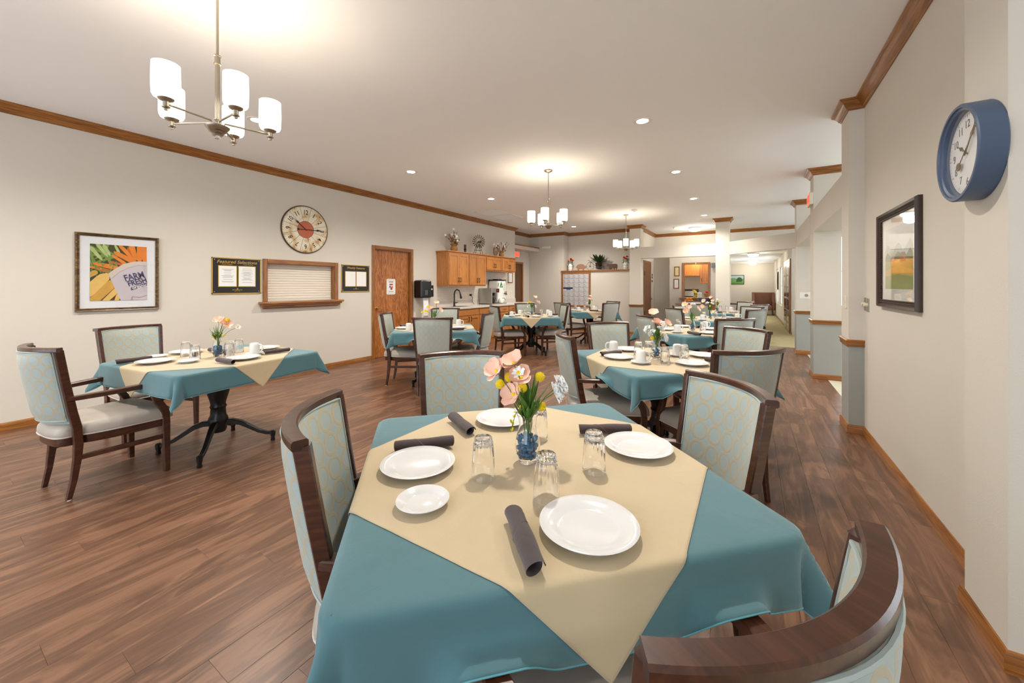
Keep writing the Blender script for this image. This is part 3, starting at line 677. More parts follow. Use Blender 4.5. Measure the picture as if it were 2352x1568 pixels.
def make_chair():
    t = thing('dining_chair', 'chair', 'chair')
    out = outline(); cx_, cy_ = 0, .235; n = len(out)
    cu = MB(); prof = [(.97, .384), (1.0, .390), (1.012, .41), (1.0, .436), (.95, .458), (.85, .470), (.65, .479), (.35, .485), (.001, .487)]
    vs = []
    for (s_, z) in prof:
        for (x, y) in out: vs.append((cx_+(x-cx_)*s_, cy_+(y-cy_)*s_, z))
    cu.add(vs, [(k_*n+i, k_*n+(i+1) % n, (k_+1)*n+(i+1) % n, (k_+1)*n+i) for k_ in range(len(prof)-1) for i in range(n)]+[tuple(range(n-1, -1, -1))])
    st = obj('seat', cu, 'vinyl', t, smooth=60)
    obj('piping', MB().tube([(x*1.005, cy_+(y-cy_)*1.005, .392) for x, y in out], .0045, 6, closed=True), 'vpipe', st)
    ap = MB(); vs = []
    for (s_, z) in ((.96, .335), (.97, .34), (.97, .383), (.90, .384)):
        for (x, y) in out: vs.append((x*s_, cy_+(y-cy_)*s_, z))
    ap.add(vs, [(k_*n+i, k_*n+(i+1) % n, (k_+1)*n+(i+1) % n, (k_+1)*n+i) for k_ in range(3) for i in range(n)]+[tuple(range(n-1, -1, -1)), tuple(3*n+i for i in range(n))])
    obj('seat_frame', ap, 'chairwood', t)
    for s_ in (-1, 1):
        pth = [(s_*x, y, z) for z, y, x in ZP]
        sc_ = [(.8, .62), (.9, .75), (1, .92), (1, 1.05), (1, 1.05), (1, 1), (1, .95), (1, .95)]
        obj('rear_leg', MB().rbar(pth, .029, .042, up=(0, 1, 0), scales=sc_), 'chairwood', t)
        fp = [(s_*.262, .468, 0), (s_*.262, .464, .2), (s_*.262, .46, .36), (s_*.263, .455, .43), (s_*.265, .438, .475), (s_*.268, .412, .52), (s_*.272, .394, .565), (s_*.276, .388, .61), (s_*.278, .388, .642)]
        obj('front_leg', MB().rbar(fp, .040, .046, up=(0, 1, 0), scales=[(.72, .72), (.85, .85), (1, 1), (1, 1), (.9, .95), (.85, .9), (.85, .88), (.85, .88), (.88, .9)]), 'chairwood', t)
        y0_, x0_ = post_at(.64)
        a_ = [(s_*(x0_-.006), y0_-.01, .637), (s_*(x0_+.016), y0_+.045, .639), (s_*(x0_+.04), .14, .642), (s_*(x0_+.058), .25, .646), (s_*(x0_+.062), .34, .648), (s_*(x0_+.058), .408, .648)]
        obj('arm', MB().rbar(a_, .046, .030, scales=[.85, .95, 1, 1.05, 1.05, 1]), 'chairwood', t)
        y1_, x1_ = post_at(.255)
        obj('stretcher', MB().rbar([(s_*x1_, y1_, .252), (s_*.262, .463, .258)], .018, .030), 'chairwood', t)
    for (x, y) in ((-.195, 0), (.195, 0), (-.262, .468), (.262, .468)):
        obj('glide', MB().lathe([(.011, -.0), (.013, .002), (.012, .005)], 10, c=(x, y, 0)), 'ivory', t)
    # back: upholstered front, upholstered outer back, piping, top rail
    ZB, ZT = .47, .94
    def bk(u, v, off, z0=ZB, z1=ZT, pil=.012, inset=.013):
        z = z0+(z1-z0)*v; y, x = post_at(z); uu = 2*u-1; hx_ = x-inset
        e = (1-abs(uu)**6)*(1-abs(2*v-1)**8)
        return (hx_*uu, y-SAG*(1-uu*uu)+off[0]+(pil*e if off[0] >= 0 else -pil*e), z)
    fb = MB(); fb.grid(lambda u, v: bk(u, v, (.012,)), 20, 14, uvf=lambda u, v: ((2*u-1)*(.205+.03*v)+.033, v*.47+.02))
    fb.grid(lambda u, v: bk(u, v, (.0,), pil=0), 20, 14, uvf=lambda u, v: (0, 0), flip=True)
    nf = 21*15
    for (a, b) in [(i, i+1) for i in range(20)]: fb.f.append((b, a, nf+a, nf+b)); fb.mi.append(0)
    for (a, b) in [(14*21+i, 14*21+i+1) for i in range(20)]: fb.f.append((a, b, nf+b, nf+a)); fb.mi.append(0)
    for j in range(14):
        a, b = j*21, (j+1)*21; fb.f.append((a, b, nf+b, nf+a)); fb.mi.append(0)
        a, b = j*21+20, (j+1)*21+20; fb.f.append((b, a, nf+a, nf+b)); fb.mi.append(0)
    br = obj('backrest', fb, 'fabric', t, smooth=60)
    per = [(u/16, 0) for u in range(17)]+[(1, v/12) for v in range(1, 13)]+[(1-u/16, 1) for u in range(1, 17)]+[(0, 1-v/12) for v in range(1, 12)]
    obj('piping', MB().tube([bk(.012+u*.976, .004+v*.992, (.013,), pil=0) for u, v in per], .0038, 6, closed=True), 'pipe', br)
    ob_ = MB(); ob_.grid(lambda u, v: bk(u, v, (-.022,), z0=.495, pil=.014), 20, 14, flip=True, uvf=lambda u, v: (-(2*u-1)*(.208+.03*v)+.033, v*.445+.045))
    ob_.grid(lambda u, v: bk(u, v, (-.002,), z0=.495, pil=0), 20, 14, uvf=lambda u, v: (0, 0))
    for (a, b) in [(i, i+1) for i in range(20)]: ob_.f.append((a, b, nf+b, nf+a)); ob_.mi.append(0)
    for (a, b) in [(14*21+i, 14*21+i+1) for i in range(20)]: ob_.f.append((b, a, nf+a, nf+b)); ob_.mi.append(0)
    for j in range(14):
        a, b = j*21, (j+1)*21; ob_.f.append((b, a, nf+a, nf+b)); ob_.mi.append(0)
        a, b = j*21+20, (j+1)*21+20; ob_.f.append((a, b, nf+b, nf+a)); ob_.mi.append(0)
    oo = obj('outer_back', ob_, 'fabric', t, smooth=60)
    obj('piping', MB().tube([bk(.01+u*.98, .004+v*.992, (-.025,), z0=.495, pil=0) for u, v in per], .0042, 6, closed=True), 'pipe', oo)
    rl = []
    for i in range(25):
        uu = -1+2*i/24; x = .242*uu; rl.append((x, -.052-SAG*(1-uu*uu), .952))
    obj('top_rail', MB().rbar(rl, .040, .026, c=.35), 'chairwood', t)
    return t
CH0 = make_chair(); used = False
def chair(mx, my, facing, label, group):
    global used
    o = CH0 if not used else copy_tree(CH0); used = True
    f = Vector((math.cos(R(facing)), math.sin(R(facing))))
    o.location = (mx+f.x*.052, my+f.y*.052, 0); o.rotation_euler = (0, 0, R(facing-90)); o['label'] = label; o['group'] = group
    return o
CHAIRS = [
 (-1.109, .694, 46, 'ring-patterned armchair at the left of the nearest table', 'A'), (-1.386, 1.702, -47, 'ring-patterned armchair at the far left of the nearest table, before the flowers', 'A'),
 (-.093, 1.718, -141, 'ring-patterned armchair at the right of the nearest table with its worn top rail', 'A'), (.034, .616, 148, 'ring-patterned armchair closest to the viewer, cut by the bottom edge', 'A'),
 (-3.81, .51, 97, 'ring-patterned armchair in full view, leftmost in the photo', 'B'), (-4.97, 1.19, 10, 'ring-patterned armchair against the wall below the carrot picture', 'B'),
 (-4.34, 3.66, 34, 'ring-patterned armchair beside the oak door', 'C'), (-3.26, 3.44, 123, 'ring-patterned armchair seen from behind at the table by the door', 'C'), (-3.21, 4.49, -157, 'ring-patterned armchair at the right of the table by the door', 'C'), (-4.46, 5.01, -52, 'ring-patterned armchair between the door table and the counter', 'C'),
 (-4.21, 6.16, 52, 'ring-patterned armchair beside the counter drawers, left of its table', 'D'), (-4.25, 7.39, -32, 'ring-patterned armchair pushed between its table and the counter', 'D'), (-3.21, 7.18, -140, 'ring-patterned armchair at the right of the table before the counter', 'D'),
 (-3.69, 8.13, 74, 'ring-patterned armchair below the left edge of the mailboxes', 'E'), (-2.70, 8.61, 148, 'ring-patterned armchair seen from behind at the table below the mailboxes', 'E'), (-2.92, 9.48, -124, 'ring-patterned armchair at the far right of the mailbox table', 'E'),
 (-1.244, 2.861, 32, 'ring-patterned armchair at the left of the second right-hand table, arm to the viewer', 'F'), (-1.26, 3.92, -42, 'ring-patterned armchair at the far left of the second right-hand table', 'F'), (-.04, 4.0, -134, 'ring-patterned armchair facing the viewer at the second right-hand table', 'F'), (-.015, 2.706, 133, 'ring-patterned armchair seen from behind at the second right-hand table', 'F'),
 (-1.15, 5.17, 42, 'ring-patterned armchair at the left of the third right-hand table', 'G'), (-.16, 5.18, 125, 'ring-patterned armchair seen from behind at the third right-hand table', 'G'),
 (-1.14, 7.17, 46, 'ring-patterned armchair at the left of the fourth right-hand table', 'H'), (-1.16, 8.23, -33, 'ring-patterned armchair at the far left of the fourth right-hand table', 'H'), (.01, 8.46, -132, 'ring-patterned armchair facing the viewer at the fourth right-hand table', 'H'), (.07, 7.51, 146, 'ring-patterned armchair seen from behind at the fourth right-hand table', 'H'),
 (-.94, 9.08, 62, 'ring-patterned armchair at the left of the farthest right-hand table', 'I'), (-1.21, 10.54, -38, 'ring-patterned armchair below the fruit at the farthest right-hand table', 'I'), (-.11, 10.84, -132, 'ring-patterned armchair before the hallway wing chair at the farthest table', 'I'), (.15, 9.47, 140, 'ring-patterned armchair nearest the hallway carpet at the farthest table', 'I')]
for (x, y, f, lab, k) in CHAIRS: chair(x, y, f, lab, 'dining chairs around the tables')

# ---------------------------------------------------------------- tables, cloths and settings
TB = {
'A': {'c':(-0.64,1.15,45),'plate':[(-0.912,0.896),(-0.331,0.882),(-0.343,1.408),(-0.909,1.396)],'small':[(-0.746,0.75)],'glass':[(-0.696,0.955),(-0.479,0.951),(-0.422,1.172),(-0.694,1.312)],'nap':[(-1.067,0.933,-0.924,1.085),(-1.103,1.289,-0.921,1.187),(-0.585,1.425,-0.401,1.55),(-0.509,0.824,-0.348,0.66)],'vase':(-0.634,1.12),'fl':{'cosmos':[(-0.039,-0.024,0.311),(-0.088,-0.055,0.291),(-0.049,-0.03,0.214),(-0.032,-0.02,0.267)],'ball':[(-0.064,-0.04,0.267),(-0.084,-0.052,0.244),(-0.017,-0.01,0.24),(0.021,0.013,0.27),(0.047,0.029,0.166)],'daisy':[(-0.023,-0.014,0.286)],'carn':[(0.065,0.04,0.214),(0.102,0.063,0.238)]}},
'B': {'c':(-3.78,1.44,8),'plate':[(-3.86,1.061),(-3.455,1.49),(-4.2,1.36),(-3.83,1.833)],'small':[(-3.667,1.2),(-4.13,1.15)],'glass':[(-4.007,1.297),(-3.775,1.281),(-3.702,1.487),(-3.85,1.623)],'mug':[(-3.95,1.59)],'sau':[(-3.60,1.635,1)],'nap':[(-4.06,1.50,-3.91,1.515),(-3.523,1.321,-3.219,1.349),(-3.517,1.673,-3.504,1.869),(-4.01,0.875,-4.02,1.083)],'vase':(-3.782,1.437),'fl':{'cosmos':[(0.009,0.006,0.28),(0.068,0.042,0.251),(0.04,0.025,0.269)],'ball':[(-0.022,-0.013,0.153),(0.071,0.044,0.294)],'daisy':[(0.142,0.088,0.233)]}},
'C': {'c':(-3.80,4.06,42),'plate':[(-4.065,3.705),(-3.451,4.152)],'mug':[(-3.86,3.62)],'sau':[(-3.62,4.36,1)],'nap':[(-4.208,3.787,-4.254,3.976),(-3.31,3.806,-3.2,3.939),(-3.565,3.448,-3.481,3.396)],'vase':(-3.80,4.06),'fl':{'cosmos':[(-0.045,-0.028,0.251),(0.019,0.012,0.326),(0.061,0.038,0.232)],'ball':[(-0.156,-0.097,0.201),(-0.119,-0.074,0.226),(-0.098,-0.061,0.22),(-0.082,-0.051,0.288)],'daisy':[(-0.108,-0.067,0.282)]}},
'D': {'c':(-3.74,6.74,30),'plate':[(-3.464,6.453),(-3.94,6.50),(-3.924,7.1)],'glass':[(-3.731,6.477),(-3.511,6.744)],'mug':[(-4.048,6.83),(-3.599,7.22)],'sau':[(-3.9,6.27,1),(-3.31,6.74,-1)],'nap':[(-4.2,6.53,-4.05,6.64),(-3.645,6.368,-3.452,6.156),(-3.348,6.944,-3.246,7.043),(-3.778,7.046,-3.673,6.962)],'vase':(-3.695,6.697),'fl':{'cosmos':[(0.056,0.035,0.35),(0.086,0.053,0.255)],'ball':[(-0.068,-0.043,0.242),(-0.039,-0.024,0.263),(-0.01,-0.006,0.255)],'carn':[(-0.046,-0.029,0.168),(0.056,0.035,0.168),(0.115,0.071,0.246)]}},
'E': {'c':(-3.3,8.87,35),'plate':[(-3.005,8.716),(-3.572,8.559)],'glass':[(-3.641,8.812),(-3.328,8.61),(-3.208,9.081)],'mug':[(-3.323,9.218)],'sau':[(-3.407,8.439,-1)],'nap':[(-3.16,8.554,-3.0,8.557)],'vase':(-3.305,8.879),'fl':{'cosmos':[(0.013,0.008,0.322),(-0.004,-0.003,0.259)],'carn':[(0.04,0.025,0.238),(-0.031,-0.019,0.165)]}},
'F': {'c':(-0.645,3.3,45),'plate':[(-0.91,3.103),(-0.378,3.143),(-0.952,3.532),(-0.332,3.554)],'glass':[(-0.8,3.287),(-0.738,3.374),(-0.554,3.092),(-0.449,3.301)],'sau':[(-1.029,3.35,-1),(-0.709,2.986,1),(-0.522,3.46,1)],'nap':[(-1.058,3.125,-0.957,3.282),(-0.254,3.30,-0.163,3.241)],'vase':(-0.645,3.223),'fl':{'cosmos':[(-0.021,-0.013,0.355),(0.003,0.002,0.278),(0.068,0.042,0.271)],'ball':[(-0.026,-0.016,0.16)],'carn':[(-0.053,-0.033,0.226),(-0.023,-0.015,0.195),(0.027,0.017,0.223),(0.053,0.033,0.16)]}},
'G': {'c':(-0.65,5.6,45),'plate':[(-0.432,5.293),(-0.449,5.822),(-0.942,5.454),(-0.833,5.981)],'glass':[(-0.858,5.761),(-0.526,5.478)],'mug':[(-1.03,5.69),(-0.544,5.99)],'sau':[(-0.786,5.201,1)],'nap':[(-0.654,5.143,-0.494,4.993),(-0.709,6.053,-0.618,5.898)],'vase':(-0.656,5.542),'fl':{'cosmos':[(-0.082,-0.051,0.328),(-0.034,-0.021,0.288),(-0.068,-0.042,0.237),(0.063,0.039,0.266)],'carn':[(0.01,0.006,0.328)]}},
'H': {'c':(-0.61,7.8,45),'plate':[(-0.923,7.573),(-0.36,8.08)],'glass':[(-0.718,7.689),(-0.55,7.962),(-0.41,7.825)],'mug':[(-0.208,7.96)],'sau':[(-0.704,7.291,1)],'nap':[(-0.263,7.701,-0.182,7.802)],'vase':(-0.623,7.725),'fl':{'cosmos':[(-0.093,-0.058,0.301),(-0.106,-0.066,0.208)],'ball':[(0,0,0.216)],'carn':[(-0.04,-0.025,0.262),(0.026,0.016,0.255)]}},
'I': {'c':(-0.6,10.0,45),'plate':[(-0.332,9.761),(-0.36,10.241)],'glass':[(-0.62,10.301),(-0.489,10.402)],'mug':[(-0.064,9.95),(-0.40,10.46)],'nap':[(-0.604,9.486,-0.495,9.572)],'vase':(-0.666,10.068),'fl':{'cosmos':[(-0.121,-0.075,0.31),(-0.086,-0.054,0.239)],'ball':[(0,0,0.168),(0.035,0.021,0.218)],'daisy':[(0.112,0.07,0.249),(0,0,0.269)]}}}
WHERE = {'A': 'the nearest table', 'B': 'the table below the carrot picture', 'C': 'the table by the oak door', 'D': 'the table before the kitchenette counter', 'E': 'the table below the mailboxes', 'F': 'the second right-hand table', 'G': 'the third right-hand table', 'H': 'the fourth right-hand table', 'I': 'the farthest right-hand table'}
TA, TR, TZ = .533, .05, .752
def seg_dist(p, a, b):
    ax, ay = b[0]-a[0], b[1]-a[1]; t = max(0, min(1, ((p[0]-a[0])*ax+(p[1]-a[1])*ay)/(ax*ax+ay*ay)))
    return math.hypot(p[0]-a[0]-ax*t, p[1]-a[1]-ay*t)
ARMS = []
def arms_of(key, c):
    out = []; ca, sa = math.cos(R(c[2])), math.sin(R(c[2]))
    for (mx, my, f, lab, k) in CHAIRS:
        if k != key or key == 'B' or (key == 'A' and f != 148): continue
        fx, fy = math.cos(R(f)), math.sin(R(f))
        for s_ in (-1, 1):
            sg = []
            for (lx, ly) in ((s_*.222, .05), (s_*.276, .46)):
                wx_, wy_ = mx+fy*lx+fx*ly-c[0], my-fx*lx+fy*ly-c[1]; sg.append((wx_*ca+wy_*sa, -wx_*sa+wy_*ca))
            out.append(sg)
    return out
def drape(x, y, off, seed):
    b = TA-TR
    c = (max(-b, min(b, x)), max(-b, min(b, y))); vx, vy = x-c[0], y-c[1]; l = math.hypot(vx, vy)
    if l <= TR:
        return (x, y, TZ+off+.0006*math.sin(x*31+seed)*math.sin(y*27+seed*2))
    nx, ny = vx/l, vy/l; d = l-TR; px, py = c[0]+nx*TR, c[1]+ny*TR
    rb = .014
    if d < rb*1.5708:
        a = d/rb; o_ = rb*math.sin(a); z = -rb*(1-math.cos(a))
    else:
        e = d-rb*1.5708; o_ = rb; z = -rb
        crn = abs(vx) > 1e-6 and abs(vy) > 1e-6 and abs(x) > b and abs(y) > b
        if crn:
            th = math.degrees(math.atan2(abs(vy), abs(vx))); sx_ = (1 if x > 0 else -1)*(2 if y > 0 else 1)
            ctr = 45+7*math.sin(seed*3.1+sx_*2.3); g_ = math.exp(-((th-ctr)/15)**2); tr = math.exp(-((th-ctr-33)/13)**2)+math.exp(-((th-ctr+33)/13)**2)
            edge = min(th, 90-th)/45
            out_ = e*(.10+.36*g_-.20*tr*min(1, edge*2))
        else:
            tpos = y if abs(vx) > abs(vy) else x
            wv = math.sin(tpos*(7+seed % 3)+seed*1.7+(3 if x+y > 0 else 0))
            ramp = 1-min(1, (max(0, abs(tpos)-b+.12))/.12)
            out_ = e*(.10+.055*wv*ramp)
        o_ += out_; z -= math.sqrt(max(0, e*e-out_*out_))
    za = .674-TZ
    if z < za and ARMS:
        q = (px+nx*.05, py+ny*.05); dm_ = min(seg_dist(q, a_, b_) for a_, b_ in ARMS)
        w_ = max(0, min(1, (.125-dm_)/.085)); w_ = w_*w_*(3-2*w_)
        ex = d-.08; oa = .022+min(.06, ex*.75); zz = za-.012*(ex/.2)
        o_ = o_+(max(oa, .02)-o_)*w_; z = z+(zz-z)*w_
    return (px+nx*(o_+off*.9), py+ny*(o_+off*.9), TZ+z+off*max(.5, 1-d/.05))
def cloth_obj(name, half, rot, off, seed, n, mat, loc, rz, label, cat, group, hem=None, shift=(0, 0)):
    ca, sa = math.cos(rot), math.sin(rot)
    def f(u, v):
        x, y = (2*u-1)*half+shift[0], (2*v-1)*half+shift[1]
        return drape(x*ca-y*sa, x*sa+y*ca, off, seed)
    mb = MB().grid(f, n, n)
    o = obj(name, mb, mat, smooth=180, loc=loc, rz=rz, solid=.0014, fixn=False); tag(o, label, cat, group)
    if hem:
        per = [(i/n, 0) for i in range(n)]+[(1, i/n) for i in range(n)]+[(1-i/n, 1) for i in range(n)]+[(0, 1-i/n) for i in range(n)]
        obj('hem', MB().tube([f(u, v) for u, v in per], .0018, 5, closed=True), hem, o)
    return o
plate_p = [(.001, .004), (.055, .003), (.06, 0), (.066, 0), (.07, .005), (.095, .012), (.116, .019), (.118, .021), (.116, .0225), (.094, .0165), (.082, .0125), (.074, .0085), (.068, .007), (.001, .007)]
def ring_mesh(name, prof, seg, mat, k=1.0, kz=1.0):
    me = MB().lathe([(r*k, z*kz) for r, z in prof], seg, cap0=False, cap1=False).mesh(name, 60); me.materials.append(M[mat]); return me
PL = ring_mesh('plate', plate_p, 56, 'china'); SM = ring_mesh('side_plate', plate_p, 44, 'china', .60, .85); SA = ring_mesh('saucer', plate_p, 40, 'china', .62, .85)
gl_ = MB(); gp = [(.0355, 0), (.0362, .002), (.035, .04), (.0338, .062), (.031, .088), (.0285, .108), (.0268, .117), (.0262, .122), (.024, .1245), (.001, .1245)]
gi = [(.001, .108), (.022, .107), (.026, .102), (.029, .085), (.0315, .06), (.0332, .03), (.0345, .002), (.0352, .0)]
FLU = {0: 0, 1: 0, 2: .004, 3: .03, 4: .07, 5: .09, 6: .07, 7: .05, 8: .02, 9: 0}
gl_.lathe(gp, 64, cap0=False, cap1=False, mod=lambda a, k_: 1+FLU[k_]*.5*(math.cos(a*16)))
gl_.lathe(gi, 64, cap0=False, cap1=False)
GL = gl_.mesh('tumbler', 60); GL.materials.append(M['glass'])
mg = MB().lathe([(.0385, 0), (.0395, .002), (.039, .03), (.037, .075), (.034, .088), (.030, .0925), (.027, .0945), (.025, .093), (.001, .093)], 40, cap0=False, cap1=False)
mg.lathe([(.0385, 0), (.0365, .0), (.0355, .04), (.033, .08), (.001, .085)], 40, cap0=False, cap1=False)
MG = mg.mesh('mug', 50); MG.materials.append(M['mug'])
MH = MB().rbar([(.0365, 0, .078), (.05, 0, .082), (.063, 0, .074), (.069, 0, .058), (.067, 0, .04), (.057, 0, .024), (.046, 0, .016), (.037, 0, .016)], .012, .008, up=(0, 1, 0), c=.6).mesh('handle', 60); MH.materials.append(M['mug'])
vp = [(.001, 0), (.027, 0), (.029, .004), (.028, .012), (.033, .022), (.0405, .042), (.042, .058), (.039, .078), (.032, .102), (.028, .120), (.0285, .134), (.033, .150), (.0365, .158), (.0350, .158), (.0315, .150), (.027, .134), (.0265, .120), (.0305, .102), (.0375, .078), (.0405, .058), (.039, .042), (.0315, .024), (.022, .016), (.001, .015)]
VA = ring_mesh('vase', vp, 40, 'glass')
rg = random.Random(3); gm = MB()
for i in range(110):
    z = .024+rg.random()*.066; rr = min(.034, .023+.013*math.sin(PI*min(1, (z-.01)/.09)))*math.sqrt(rg.random()); a = rg.random()*2*PI
    mt = Euler((rg.random()*3, rg.random()*3, 0)).to_matrix()
    gm.sphere((rr*math.cos(a), rr*math.sin(a), z), .0085, 8, 5, sq=(1, 1, .6), mat=mt)
GEM = gm.mesh('glass_gems', 80); GEM.materials.append(M['gem'])
gs = MB(); rg2 = random.Random(4)
for i in range(26):
    z = .026+rg2.random()*.058; a = rg2.random()*2*PI; rr = .024*math.sqrt(rg2.random()); gs.sphere((rr*math.cos(a), rr*math.sin(a), z), .011, 6, 4, sq=(1, 1, .7))
GEMS = gs.mesh('glass_gems', 80); GEMS.materials.append(M['gem'])
# rolled napkin, along x, length 1
def napkin_mesh(seed, ln):
    r_ = random.Random(seed); mb = MB()
    def f(u, v):
        t = -ln/2+ln*v+.012*math.sin(u*2*PI)*(1 if v > .5 else -1)*abs(2*v-1)
        a = u*2*PI*1.55; rad = .0235-.0035*u*1.55+.0012*math.sin(v*9+seed)
        sq = .78
        return (t, rad*math.cos(a), .019*sq+.001+rad*sq*math.sin(a))
    mb.grid(f, 30, 14)
    return mb, f
NP = []
for i in range(4):
    mb_, f_ = napkin_mesh(i, .185); me = mb_.mesh('napkin', 70); me.materials.append(M['napkin'])
    hb_ = MB().tube([f_(0, v/14) for v in range(15)], .0016, 5).mesh('stitched_edge', 60); hb_.materials.append(M['napedge']); 
    fl_ = MB().tube([f_(.02+.62*k_/10, .25+.5*k_/10) for k_ in range(11)], .0016, 5).mesh('stitched_edge', 60); fl_.materials.append(M['napedge'])
    NP.append((me, hb_, fl_))
# flowers
def petal_mesh(name, ln, wd, mat, cup=.35, lobes=0.0, nu=6, nv=7):
    def f(u, v):
        x = (2*u-1); w_ = wd*math.sin(PI*min(.98, .12+.70*v))**.8*.5
        r_ = ln*v*(1-.08*x*x*(v > .8)); z = cup*ln*(v**1.6)*.6+.25*w_*x*x
        return (r_, x*w_, z+lobes*math.sin(x*9)*v*.1*ln)
    me = MB().grid(f, nu, nv).mesh(name, 80); me.materials.append(M[mat]); return me
PE = petal_mesh('petal', .044, .044, 'peach', .5); PEC = petal_mesh('petal', .024, .012, 'wpetal', .25)
rcn = random.Random(9); cm = MB()
for k_ in range(26):
    a = rcn.random()*2*PI; el = .2+1.2*rcn.random()
    mt = Matrix.Rotation(a, 3, 'Z') @ Matrix.Rotation(-el, 3, 'Y')
    def f(u, v, mt=mt, k_=k_): 
        q = mt @ Vector((.022*v, (2*u-1)*.013*(.3+v), .003*math.sin((2*u-1)*6+k_)*v)); return tuple(q)
    cm.grid(f, 5, 3)
CARN = cm.mesh('carnation_head', 80); CARN.materials.append(M['wpetal'])
bm_ = MB(); rbm = random.Random(5)
bm_.sphere((0, 0, 0), .0095, 12, 8)
for k_ in range(150):
    zz = 1-2*(k_+.5)/150; rr = math.sqrt(1-zz*zz); a = k_*2.39996; d_ = Vector((rr*math.cos(a), rr*math.sin(a), zz)); s1 = d_.orthogonal().normalized()*.0012; s2 = d_.cross(s1).normalized()*.0012
    b0 = d_*.009; tip = d_*(.0122+.001*rbm.random()); bm_.add([b0+s1, b0-s1*.5+s2, b0-s1*.5-s2, tip], [(0, 1, 3), (1, 2, 3), (2, 0, 3)])
BALL = bm_.mesh('flower_head', 60); BALL.materials.append(M['yellow'])
CEN = MB().sphere((0, 0, .003), .007, 10, 6, sq=(1, 1, .6)).mesh('flower_centre', 60); CEN.materials.append(M['yellow'])
def leafm(ln, wd, mat):
    def f(u, v):
        x = 2*u-1; return (ln*v, x*wd*.5*math.sin(PI*min(.99, .05+.93*v)), .15*ln*v*v-.2*wd*(1-x*x)*.3)
    me = MB().grid(f, 4, 8).mesh('leaf', 80); me.materials.append(M[mat]); return me
LFM = leafm(.06, .02, 'leaf'); BLD = leafm(.085, .006, 'leaf'); SPR = leafm(.02, .01, 'yellow')
def inst(name, me, parent, loc=(0, 0, 0), rot=None, sc=None):
    o = bpy.data.objects.new(name, me); COL.objects.link(o); o.parent = parent; o.location = loc
    if rot is not None: o.rotation_euler = rot
    if sc: o.scale = (sc, sc, sc)
    return o
def face(dirv, spin=0):
    q = Vector(dirv).normalized().to_track_quat('Z', 'Y'); return (q.to_matrix() @ Matrix.Rotation(spin, 3, 'Z')).to_euler()
SIDE = lambda x, y: ('left' if x*.85+y*.53 < -.03 else 'right' if x*.85+y*.53 > .03 else 'middle')
def flower(kind, k, key, i, n, off):
    e = TB[key]; V = Vector((e['vase'][0], e['vase'][1], .7665)); q = Vector(off)
    rr = random.Random({'cosmos': 3, 'ball': 11, 'daisy': 23, 'carn': 31}[kind]+i*7+ord(key)); q += Vector((rr.uniform(-1, 1)*-.02, rr.uniform(-1, 1)*.02, 0)) if key == 'A' else Vector((0, 0, 0))
    nm = {'cosmos': 'cosmos_flower', 'ball': 'billy_button_flower', 'daisy': 'daisy_flower', 'carn': 'carnation_flower'}[kind]
    ds = {'cosmos': 'peach cosmos', 'ball': 'yellow ball-headed flower', 'daisy': 'white daisy', 'carn': 'white carnation'}[kind]
    od = ['first', 'second', 'third', 'fourth', 'fifth'][sorted(range(n), key=lambda j: e['fl'][kind][j][0]).index(i)]
    lab = '%s in the vase on %s' % (ds, WHERE[key]) if n == 1 else '%s %s from left, in the vase on %s' % (od, ds, WHERE[key])
    t = thing(nm, lab, 'flower', V, group='flowers in the table vases')
    base = Vector((rr.uniform(-.008, .008), rr.uniform(-.008, .008), .03)); neck = Vector((q.x*.16, q.y*.16, .145))
    P = [base, base.lerp(neck, .6), neck, neck.lerp(q, .5)+Vector((0, 0, .012)), q]
    obj('stem', MB().tube([tuple(p) for p in P], .0016 if kind != 'cosmos' else .0014, 6), 'leaf', t)
    dirv = (q-neck); dirv = Vector((dirv.x*2.2, dirv.y*2.2, dirv.z)); dirv = dirv.normalized()*.75+Vector((.45, -.75, .15))*(.55 if kind in ('cosmos', 'daisy') else .1)
    rot = face(dirv, rr.random()*3)
    if kind == 'ball': inst('flower_head', BALL, t, q, rot, 1.42)
    elif kind == 'carn': inst('flower_head', CARN, t, q, rot, 1.4)
    else:
        mesh, cnt = (PE, 6) if kind == 'cosmos' else (PEC, 13)
        h_ = bpy.data.objects.new('flower_centre', CEN); COL.objects.link(h_); h_.parent = t; h_.location = q; h_.rotation_euler = rot
        for j in range(cnt):
            inst('petal', mesh, h_, (0, 0, 0), (0, -rr.uniform(0, .45), 2*PI*j/cnt+rr.uniform(-.1, .1)), rr.uniform(.9, 1.1))
